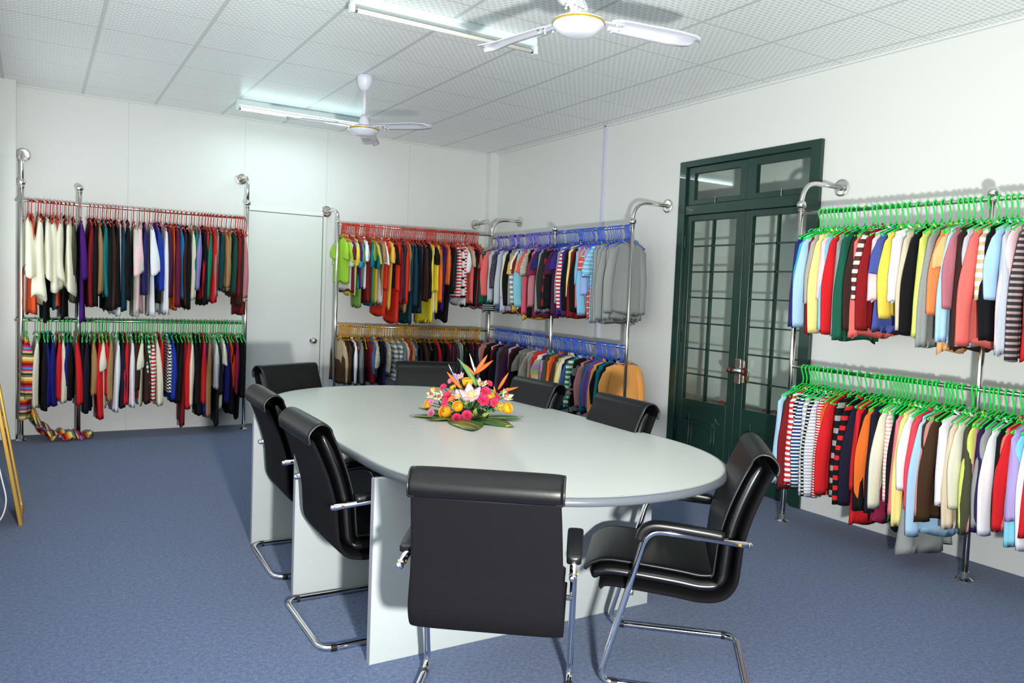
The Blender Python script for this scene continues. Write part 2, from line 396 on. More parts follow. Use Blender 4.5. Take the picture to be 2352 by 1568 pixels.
# ------------------------------------------------------------------ garment racks
def disc_flange(bm, c, nrm, r=.058, t=.008):
    q = bmesh.new(); lathe(q, [(0, 0), (r, 0), (r, t*.6), (r*.8, t), (.022, t*1.2), (.020, .02), (0, .02)], 24)
    Mx = Matrix.Translation(c) @ Vector(nrm).to_track_quat('Z', 'Y').to_matrix().to_4x4(); xform(q, Mx)
    me = bpy.data.meshes.new('t'); q.to_mesh(me); q.free(); bm.from_mesh(me); bpy.data.meshes.remove(me)
PR = .0165
def pole(parent, x, y, ztop, ball=None, arms=(), foot=True):
    bm = bmesh.new(); tube(bm, [(x, y, 0.0), (x, y, ztop)], PR, 14)
    po = obj('pole', bm, M['steel'], parent, smooth=True)
    if foot:
        bm = bmesh.new(); lathe(bm, [(0, 0), (.044, 0), (.044, .006), (.034, .014), (.024, .018), (.0225, .05), (0, .05)], 20, (x, y, 0)); obj('foot_flange', bm, M['steel'], po, smooth=False)
    if ball:
        bm = bmesh.new(); sphere(bm, (x, y, ball), .031, 20, 14); lathe(bm, [(0, 0), (.023, 0), (.023, .008), (0, .008)], 18, (x, y, ball-.04)); obj('ball_joint', bm, M['steel'], po, smooth=True)
    for (fx, fy, fz, z0, rad) in arms:
        bm = bmesh.new(); tube(bm, fillet([(x, y, z0), (x, y, fz), (fx, fy, fz)], rad, 12), PR*.93, 14)
        a = obj('bracket_arm', bm, M['steel'], po, smooth=True)
        d = Vector((x-fx, y-fy, 0))
        n = Vector((0, -1, 0)) if abs(fy) < .02 else Vector((-1, 0, 0))
        bm = bmesh.new(); disc_flange(bm, (fx, fy, fz), n); obj('wall_flange', bm, M['steel'], po)
    return po
def rail(parent, a, b, r=.0125):
    bm = bmesh.new(); tube(bm, [a, b], r, 12); return obj('rail', bm, M['steel'], parent, smooth=True)
ZU, ZL = 2.078, 1.045
rk = empty('garment_rack', (-3.85, -.262, 0)); tag(rk, 'steel two-rail wall rack left of the white door', 'clothes rack')
def rp(f, rk, *a, **k):
    o = f(rk, *a, **k); o.matrix_parent_inverse = Matrix.Translation(-rk.location); return o
rp(pole, rk, -4.79, -.262, 2.2, 2.23, [(-4.785, -.008, 2.495, 2.23, .12)])
rp(pole, rk, -4.355, -.262, 2.2, 2.226)
rp(pole, rk, -2.917, -.262, 2.2, 2.23, [(-2.925, -.008, 2.495, 2.23, .12)])
for zz in (ZU, ZL+.008): rp(rail, rk, (-4.84, -.262, zz), (-2.905, -.262, zz))
rk = empty('garment_rack', (-1.1, -.4, 0)); tag(rk, 'steel two-rail rack right of the white door, red and yellow hangers on it', 'clothes rack')
rp(pole, rk, -2.02, -.32, 2.10, None, [(-2.05, -.008, 2.243, 2.10, .12)])
rp(pole, rk, -.30, -.52, 2.08, None, [(-.24, -.008, 2.248, 2.08, .14), (-.008, -.62, 2.268, 2.08, .16)])
rp(rail, rk, (-2.02, -.32, 2.095), (-.30, -.50, 2.095)); rp(rail, rk, (-2.02, -.32, 1.045), (-.30, -.50, 1.02))
bm = bmesh.new(); sphere(bm, (-.30, -.52, 2.10), .022); o = obj('ball_joint', bm, M['steel'], rk, smooth=True); o.matrix_parent_inverse = Matrix.Translation(-rk.location)
rk = empty('garment_rack', (-.39, -1.9, 0)); tag(rk, 'steel rack along the right wall between corner and green door', 'clothes rack')
rp(pole, rk, -.39, -1.912, 2.07, 2.09)
rp(pole, rk, -.39, -3.066, 2.07, 2.095, [(-.008, -3.062, 2.262, 2.095, .16)])
rp(rail, rk, (-.30, -.54, 2.06), (-.39, -3.066, 2.055)); rp(rail, rk, (-.30, -.54, 1.045), (-.39, -3.066, 1.03))
rk = empty('garment_rack', (-.395, -5.9, 0)); tag(rk, 'steel rack with bright green hangers right of the green door', 'clothes rack')
rp(pole, rk, -.40, -4.776, 2.08, 2.105, [(-.008, -4.781, 2.258, 2.105, .16)])
rp(pole, rk, -.385, -5.978, 2.05, 2.08)
rp(pole, rk, -.385, -7.18, 2.05, 2.08)
rp(rail, rk, (-.40, -4.776, 2.05), (-.385, -7.18, 2.045)); rp(rail, rk, (-.40, -4.776, 1.045), (-.385, -7.18, 1.035))

# ------------------------------------------------------------------ clothes
HEX = dict(amber='#b5763c', apricot='#eba456', aqua='#86cfe6', aubergine='#33204f', azure='#1f74b4', beige='#bfa98a', black='#131316', burgundy='#6b1f3a', charcoal='#2c2d2c',
 coral='#ee6f68', coralpink='#e05c70', cream='#e2dfc8', cyan='#35a9d2', daffodil='#efcf55', darkred='#8a1a1e', denim='#41608c', denimgrey='#8593a2', dkgreen='#1d4a40', dkteal='#14424a',
 dustyrose='#b9707c', espresso='#3a2420', forest='#1d5c48', green='#12805c', greyheather='#8f9493', lavender='#9080c4', lilac='#b0a0d8', lime='#9dc83a', limeyellow='#d6e070', magenta='#9a2850',
 maroon='#7c1c20', mauve='#a5737f', midnight='#1b1c30', moss='#6b9440', mulberry='#8a2f4e', mustard='#e6b848', navy='#2b2c66', navyblue='#1d1f72', navyteal='#173a4c', offwhite='#d6d3c8',
 olive='#4a4a38', orange='#e8702c', paleblue='#abd0ee', palegrey='#bdc2cc', palepink='#f4cdd2', paleyellow='#f0e08c', peach='#f5b77a', periwinkle='#98b2e4', petrol='#14747c', plum='#4a2444',
 purple='#4a1c74', purple2='#6f5196', red='#d32228', rose='#c07c86', rosepink='#f37e8c', rosetan='#c88c86', royal='#1e3aa2', royalpurple='#3a2a80', rust='#cf4a22', sand='#dac9ae', scarlet='#d8321e',
 skyblue='#86bfe2', slate='#55556a', slateblue='#4a58a0', steel='#7c8487', stone='#aba49a', tan='#a78257', tangerine='#ff8a50', taupe='#8c847a', teal='#1a6c70', terracotta='#d8592e', umber='#46301f',
 vermilion='#e0431c', watermelon='#e94858', white='#eceef4', wine='#45141f', yellow='#e8d23c')
NAME = dict(navyteal='dark teal', dkteal='deep teal', dkgreen='bottle green', greyheather='heather grey', azure='azure blue', palegrey='pale grey', palepink='pale pink', paleblue='pale blue',
 paleyellow='pale yellow', purple2='violet', offwhite='off-white', skyblue='sky blue', slateblue='slate blue', royal='royal blue', navyblue='navy blue', dustyrose='dusty rose', rosepink='rose pink',
 rosetan='pinkish tan', limeyellow='lime yellow', royalpurple='indigo', darkred='dark red', coralpink='coral pink', denimgrey='grey-blue', midnight='midnight blue', espresso='dark brown', umber='brown',
 steel='steel grey', daffodil='daffodil yellow', stone='stone grey', slate='slate grey', white='white', green='emerald green', forest='forest green', moss='moss green',
 redwhite='red-and-white striped', greenwhite='green-and-white striped', whitegrey='white fine-striped', zigzag='black-and-white zigzag', mexican='rainbow-striped knitted', whiteblack='white-and-black striped',
 blackstripe='black-and-white striped', greystripe='grey-and-white striped', banded='black-and-red banded', coralwhite='coral white-striped', skywhite='sky-blue white-striped', pastel='pastel-striped', rainbow='teal-and-lilac striped',
 camo='black-and-grey patterned', brownwhite='brown-and-white striped', tanwhite='tan-and-white striped', charstripe='charcoal-and-pink striped', navywhite='navy-and-white striped', greywhite='pale grey-striped',
 palestripe='silver-grey striped', redstripe='red fine-striped', blockgrey='black-and-grey block-striped', blackred='black-and-red striped', pinkwhite='pink-and-white striped', lace='cream lace', sparkle='dark speckled')
STR = dict(redwhite=('#d03238', '#efeeee', .034, .5), greenwhite=('#1f8a4c', '#eeeeee', .045, .5), whitegrey=('#eceef0', '#a8acb4', .016, .3), whiteblack=('#eeeeee', '#17171a', .10, .25), blackstripe=('#17171a', '#dddddd', .022, .4),
 greystripe=('#8b8d90', '#e6e6e2', .05, .5), banded=('#26262a', '#a81c22', .13, .45), coralwhite=('#df553f', '#f2e6dc', .05, .15), skywhite=('#7ec0e4', '#e6eef0', .035, .18), brownwhite=('#5a342e', '#f0f0f0', .05, .45),
 tanwhite=('#c8b48c', '#f4f2ec', .045, .5), charstripe=('#37353a', '#b0a09e', .03, .42), navywhite=('#24406c', '#e8ecf0', .022, .42), greywhite=('#b6b9b6', '#eef0ee', .03, .4), palestripe=('#a9b0bc', '#e6eaf0', .02, .5),
 redstripe=('#c3242c', '#f0e8e8', .016, .45), blockgrey=('#141417', '#9a9a9c', .075, .42), blackred=('#141417', '#d4282a', .06, .45), pinkwhite=('#eeb8b4', '#f2f0e8', .022, .5))
def cloth_base(name, c, rough=.9):
    m, nt, b = newmat(name); b.inputs['Base Color'].default_value = c; b.inputs['Roughness'].default_value = rough
    b.inputs['Specular IOR Level'].default_value = .2
    tc = nt.nodes.new('ShaderNodeTexCoord')
    wv = nt.nodes.new('ShaderNodeTexWave'); wv.bands_direction = 'Y'; wv.inputs['Scale'].default_value = 55; wv.inputs['Distortion'].default_value = 1.5
    nt.links.new(tc.outputs['Object'], wv.inputs['Vector'])
    nz = nt.nodes.new('ShaderNodeTexNoise'); nz.inputs['Scale'].default_value = 420; nt.links.new(tc.outputs['Object'], nz.inputs['Vector'])
    hsum = math_node(nt, 'ADD', math_node(nt, 'MULTIPLY', wv.outputs['Fac'], .5), nz.outputs['Fac'])
    bp = nt.nodes.new('ShaderNodeBump'); bp.inputs['Strength'].default_value = .25; bp.inputs['Distance'].default_value = .002
    nt.links.new(hsum, bp.inputs['Height']); nt.links.new(bp.outputs['Normal'], b.inputs['Normal'])
    return m, nt, b
CM = {}
def cloth(c):
    if c in CM: return CM[c]
    if c in HEX:
        m, nt, b = cloth_base('knit_'+c, lin(HEX[c]))
        if c == 'greyheather':
            nz = nt.nodes.new('ShaderNodeTexNoise'); nz.inputs['Scale'].default_value = 260; tc = nt.nodes.new('ShaderNodeTexCoord'); nt.links.new(tc.outputs['Object'], nz.inputs['Vector'])
            nt.links.new(mixc(nt, nz.outputs['Fac'], lin('#7b807f'), lin('#a7acab')), b.inputs['Base Color'])
    elif c in STR:
        a, d, per, duty = STR[c]; m, nt, b = cloth_base('stripes_'+c, lin(a))
        o = objn(nt); f = math_node(nt, 'FRACT', math_node(nt, 'DIVIDE', math_node(nt, 'ADD', o[2], 5), per))
        nt.links.new(mixc(nt, math_node(nt, 'LESS_THAN', f, duty), lin(a), lin(d)), b.inputs['Base Color'])
    elif c == 'zigzag':
        m, nt, b = cloth_base('zigzag', lin('#141417')); o = objn(nt)
        tri = math_node(nt, 'PINGPONG', math_node(nt, 'ADD', math_node(nt, 'ADD', o[0], o[1]), 5), .018)
        f = math_node(nt, 'FRACT', math_node(nt, 'DIVIDE', math_node(nt, 'ADD', math_node(nt, 'ADD', o[2], 5), tri), .03))
        nt.links.new(mixc(nt, math_node(nt, 'LESS_THAN', f, .5), lin('#141417'), lin('#eeeeee')), b.inputs['Base Color'])
    elif c in ('mexican', 'mexican_floor', 'pastel', 'rainbow'):
        m, nt, b = cloth_base('multi_'+c, lin('#d0a040')); o = objn(nt)
        cols = {'mexican_floor': ['#5b8cc8', '#b8245c', '#7c1414', '#d2501c', '#f0b848', '#f4e6b0', '#8a7a4c', '#3a3c24', '#d8b890', '#b23a6a'], 'mexican': ['#5b8cc8', '#b8245c', '#7c1414', '#d2501c', '#f0b848', '#f4e6b0', '#8a7a4c', '#3a3c24', '#d8b890', '#b23a6a'],
                'pastel': ['#e6e6e0', '#7ec0c8', '#e6b890', '#a8c878', '#b8a0cc', '#b6b4b0'], 'rainbow': ['#3c2458', '#84c444', '#2aa0a4', '#b05ca0', '#c088c0', '#9a9a9e']}[c]
        per = {'mexican_floor': .15, 'mexican': .17, 'pastel': .30, 'rainbow': .32}[c]
        wob = math_node(nt, 'MULTIPLY', math_node(nt, 'PINGPONG', math_node(nt, 'ADD', math_node(nt, 'ADD', o[0], o[1]), 5), .02), .12)
        f = math_node(nt, 'FRACT', math_node(nt, 'DIVIDE', math_node(nt, 'ADD', math_node(nt, 'ADD', o[0] if c == 'mexican_floor' else o[2], math_node(nt, 'ADD', math_node(nt, 'MULTIPLY', o[1], .5), 5) if c == 'mexican_floor' else 5), wob), per))
        cr = nt.nodes.new('ShaderNodeValToRGB'); cr.color_ramp.interpolation = 'CONSTANT'; nt.links.new(f, cr.inputs[0])
        els = cr.color_ramp.elements; els[0].color = lin(cols[0]); els[1].position = 1/len(cols); els[1].color = lin(cols[1])
        for i in range(2, len(cols)): e = els.new(i/len(cols)); e.color = lin(cols[i])
        nt.links.new(cr.outputs[0], b.inputs['Base Color'])
    else:
        a, d, sc, thr = {'camo': ('#101012', '#77787a', 14, .54), 'lace': ('#cfc8b4', '#8a8478', 120, .56), 'sparkle': ('#28242e', '#9a94a8', 300, .6)}[c]
        m, nt, b = cloth_base('pattern_'+c, lin(a)); nz = nt.nodes.new('ShaderNodeTexNoise'); nz.inputs['Scale'].default_value = sc; nz.inputs['Detail'].default_value = 1
        tc = nt.nodes.new('ShaderNodeTexCoord'); nt.links.new(tc.outputs['Object'], nz.inputs['Vector'])
        nt.links.new(mixc(nt, math_node(nt, 'GREATER_THAN', nz.outputs['Fac'], thr), lin(a), lin(d)), b.inputs['Base Color'])
    CM[c] = m; return m

# garments hang in their local YZ plane from a hanger at the origin (the rail); local +X is along the rail
SHZ = -.125                     # neck point under the rail
def sl(y): return -.30*max(0, abs(y)-.05)
def body_mesh(L, w0, w1, tk, seed, rip, hood=False):
    rnd = random.Random(seed); ph = [rnd.uniform(0, 6.28) for _ in range(4)]; bend = rnd.uniform(-.02, .02); skew = rnd.uniform(-.015, .015)
    bm = bmesh.new(); N, R = 28, 15; rings = []
    for i in range(R+1):
        v = i/R; vv = v**1.1
        wd = w0 + (w1-w0)*v; t = .006 + tk*min(1, v*4)**.7*(.75+.35*v)
        ring = []
        for k in range(N):
            a = 2*PI*k/N; c, s_ = math.cos(a), math.sin(a)
            yy = wd*math.copysign(abs(c)**.8, c); rp_ = rip*vv*math.sin(9*yy/wd*2+ph[0]+2*s_)*.5 + rip*vv*.6*math.sin(5*a+ph[1])
            xx = t*math.copysign(abs(s_)**.7, s_)+(rp_) + bend*v*math.cos(2*yy/wd+ph[2])
            nz_ = SHZ + sl(yy)*(1-v)**.6 - L*v
            if i == 0 and abs(yy) < .075: nz_ -= .035*(1-(yy/.075)**2)
            if i == 1 and abs(yy) < .075: nz_ -= .012*(1-(yy/.075)**2)
            if i == R: nz_ += .012*math.sin(3*a+ph[3]) + skew*c
            ring.append(bm.verts.new((xx, yy+skew*v, nz_)))
        rings.append(ring)
    for A, Bq in zip(rings, rings[1:]):
        for k in range(N): bm.faces.new((A[k], A[(k+1)%N], Bq[(k+1)%N], Bq[k]))
    bot = [bm.verts.new(v.co*1.0 + Vector((0, 0, .02))) for v in rings[-1]]
    c = sum((v.co for v in bot), Vector())/N
    for v in bot: v.co = c + (v.co-c)*.86 
    for k in range(N): bm.faces.new((rings[-1][k], rings[-1][(k+1)%N], bot[(k+1)%N], bot[k]))
    bm.faces.new(bot)
    me = bpy.data.meshes.new('garment_body'); bmesh.ops.recalc_face_normals(bm, faces=bm.faces[:]); bm.to_mesh(me); bm.free()
    me.polygons.foreach_set('use_smooth', [True]*len(me.polygons)); me.materials.append(None); return me
def sleeve_mesh(L, sgn, r0, r1, tx, w0, out, seed, grow=.25, point=.006):
    rnd = random.Random(seed); ph = rnd.uniform(0, 6); kx = rnd.uniform(-.014, .014); sway = rnd.uniform(-.014, .014); el = rnd.uniform(-.4, 1)*.018
    bm = bmesh.new(); N, R = 18, 14; rings = []
    y0 = sgn*(w0-.035); z0 = SHZ + sl(w0-.03) - .005
    for i in range(-2, R+1):
        v = max(i, 0)/R
        cap = {-2: .25, -1: .72}.get(i, 1.0); dz = {-2: .030, -1: .018}.get(i, 0)
        ry = (r0 + (r1-r0)*v)*cap; rx = tx*(.42 + .58*min(1, v/grow)**.8)*(1-.03*v)*cap
        cy = y0 + sgn*(out*math.sin(min(1, v*1.3)*PI/2) + el*math.sin(v*PI)); cz = z0 - .03 - (L-.03)*v + dz; cx = kx*math.sin(v*PI*.9) + sway*v
        if i < 0: cy -= sgn*.012*(-i)
        ring = []
        for k in range(N):
            a = 2*PI*k/N
            ww = 1 + .17*min(1, v*2.5)*math.sin(3*a + ph + v*2.2) + .09*math.sin(5*a - ph)*v + .04*math.sin(11*v+ph)
            tilt = -sgn*math.cos(a)*.018*(1-v) *sgn*sgn
            ring.append(bm.verts.new((cx + rx*ww*math.sin(a), cy + ry*ww*math.cos(a), cz + (-.3*abs(ry*math.cos(a)) if i < 1 and math.cos(a)*sgn > 0 else 0) + (point*math.sin(a+ph)*v*v))))
        rings.append(ring)
    for A, Bq in zip(rings, rings[1:]):
        for k in range(N): bm.faces.new((A[k], A[(k+1)%N], Bq[(k+1)%N], Bq[k]))
    bm.faces.new(rings[0])
    bot = [bm.verts.new(Vector((v.co.x*.8, y0+sgn*out + (v.co.y-y0-sgn*out)*.8, v.co.z+.012))) for v in rings[-1]]
    for k in range(N): bm.faces.new((rings[-1][k], rings[-1][(k+1)%N], bot[(k+1)%N], bot[k]))
    bm.faces.new(bot)
    me = bpy.data.meshes.new('sleeve'); bmesh.ops.recalc_face_normals(bm, faces=bm.faces[:]); bm.to_mesh(me); bm.free()
    me.polygons.foreach_set('use_smooth', [True]*len(me.polygons)); me.materials.append(None); return me
def collar_mesh(seed):
    bm = bmesh.new(); pts = []
    for k in range(17):
        a = 2*PI*k/16; yy = .072*math.cos(a); pts.append((.012*math.sin(a), yy, SHZ - .03*(1-(yy/.075)**2) + .004 + (0 if math.sin(a) > 0 else .018)))
    tube(bm, pts, .006, 6)
    me = bpy.data.meshes.new('collar'); bmesh.ops.recalc_face_normals(bm, faces=bm.faces[:]); bm.to_mesh(me); bm.free(); me.polygons.foreach_set('use_smooth', [True]*len(me.polygons)); me.materials.append(None); return me
MC = {}
def cached(key, fn):
    if key not in MC: MC[key] = fn()
    return MC[key]
def inst(name, me, m, parent=None):
    o = bpy.data.objects.new(name, me); C.objects.link(o)
    o.material_slots[0].link = 'OBJECT'; o.material_slots[0].material = m
    if parent: o.parent = parent
    return o
KN = {'L': ('long_sleeve_sweater', 'sweater', 'sweater'), 'S': ('short_sleeve_top', 'short-sleeved top', 'top'), 'P': ('poncho_top', 'wide-sleeved knit', 'knitted top'), 'D': ('long_tunic', 'long tunic', 'tunic'),
      'V': ('sleeveless_vest', 'slim vest', 'vest'), 'W': ('wrap_cardigan', 'draped cardigan', 'cardigan'), 'K': ('pleated_skirt', 'pleated skirt', 'skirt')}
QL = [.45, .52, .58, .64, .70, .76, .82, .90, 1.0]
def garment(kind, c, hem, zr, i):
    """returns root; hem height hem, rail height zr"""
    Lt = zr - hem + SHZ; v = i % 3; nm = KN[kind][0]; m = cloth(c)
    Lt = max(.38, round(Lt/.03)*.03)
    if kind == 'L':
        bl = Lt - .05; sLn = Lt - .09
        o = inst(nm, cached(('b', bl, v), lambda: body_mesh(bl, .180, .180, .011, v*7+1, .004)), m)
        for sg in (-1, 1): inst('sleeve', cached(('s', sLn, sg, v), lambda: sleeve_mesh(sLn, sg, .052, .038, .0245, .185, .028, v*5+sg)), m, o)
        inst('collar', cached(('c',), lambda: collar_mesh(0)), m, o)
    elif kind == 'S':
        o = inst(nm, cached(('b2', Lt, v), lambda: body_mesh(Lt, .175, .165, .014, v*7+2, .006)), m)
        for sg in (-1, 1): inst('sleeve', cached(('s2', sg, v), lambda: sleeve_mesh(.20+.03*v, sg, .045, .062, .028, .18, .040, v*5+sg+40, .8, .012)), m, o)
        inst('collar', cached(('c',), lambda: collar_mesh(0)), m, o)
    elif kind == 'P':
        o = inst(nm, cached(('b3', Lt, v), lambda: body_mesh(Lt-.08, .17, .16, .015, v*7+3, .010)), m)
        for sg in (-1, 1): inst('sleeve', cached(('s3', sg, Lt, v), lambda: sleeve_mesh(Lt-.06, sg, .030, .105, .052, .17, .02, v*5+sg+60, 1.0, .05)), m, o)
    elif kind == 'W':
        o = inst(nm, cached(('b4', Lt, v), lambda: body_mesh(Lt, .17, .15, .013, v*7+4, .016)), m)
        for sg in (-1, 1): inst('sleeve', cached(('s4', sg, v), lambda: sleeve_mesh(.42, sg, .035, .080, .042, .18, .035, v*5+sg+80, .9, .03)), m, o)
    elif kind == 'D':
        o = inst(nm, cached(('b5', Lt, v), lambda: body_mesh(Lt, .19, .17, .016, v*7+5, .008)), m)
        for sg in (-1, 1): inst('sleeve', cached(('s5', sg, v), lambda: sleeve_mesh(.50, sg, .045, .036, .024, .185, .025, v*5+sg+90)), m, o)
    elif kind == 'V':
        o = inst(nm, cached(('b6', Lt, v), lambda: body_mesh(Lt, .165, .185, .012, v*7+6, .008)), m)
        inst('collar', cached(('c',), lambda: collar_mesh(0)), m, o)
    else:
        o = inst(nm, cached(('b7', Lt, v), lambda: body_mesh(Lt, .13, .23, .035, v*7+7, .028)), m)
        inst('waistband', cached(('c',), lambda: collar_mesh(0)), m, o)
    return o
def hanger_mesh():
    bm = bmesh.new(); r = .0044; R0 = .0185
    pts = [(0, R0*math.cos(a), R0*math.sin(a)) for a in [math.radians(-35+k*22) for k in range(11)]]      # round the rail
    pts += [(0, -.014, -.022), (0, -.002, -.045), (0, .004, -.07), (0, 0, -.095)]
    tube(bm, pts, r, 6)
    arm = [(0, -.180, -.178), (0, -.14, -.160), (0, -.06, -.128), (0, 0, -.100), (0, .06, -.128), (0, .14, -.160), (0, .180, -.178)]
    tube(bm, arm, r*1.15, 6)
    tube(bm, [(0, -.178, -.180), (0, -.10, -.190), (0, .10, -.190), (0, .178, -.180)], r*.9, 6)
    for sg in (-1, 1): tube(bm, [(0, sg*.10, -.132), (.004, sg*.088, -.118), (.006, sg*.07, -.112), (.002, sg*.062, -.124)], r*.8, 6)
    me = bpy.data.meshes.new('hanger'); bmesh.ops.recalc_face_normals(bm, faces=bm.faces[:]); bm.to_mesh(me); bm.free(); me.polygons.foreach_set('use_smooth', [True]*len(me.polygons)); me.materials.append(None); return me
HM = hanger_mesh()
PL = {'red': mat('red_plastic', '#c93420', .35), 'green': mat('green_plastic', '#0bdc4a', .3), 'yellow': mat('yellow_plastic', '#d69c1c', .35), 'blue': mat('blue_plastic', '#3a62cc', .32), 'violet': mat('violet_blue_plastic', '#6a62c8', .32)}

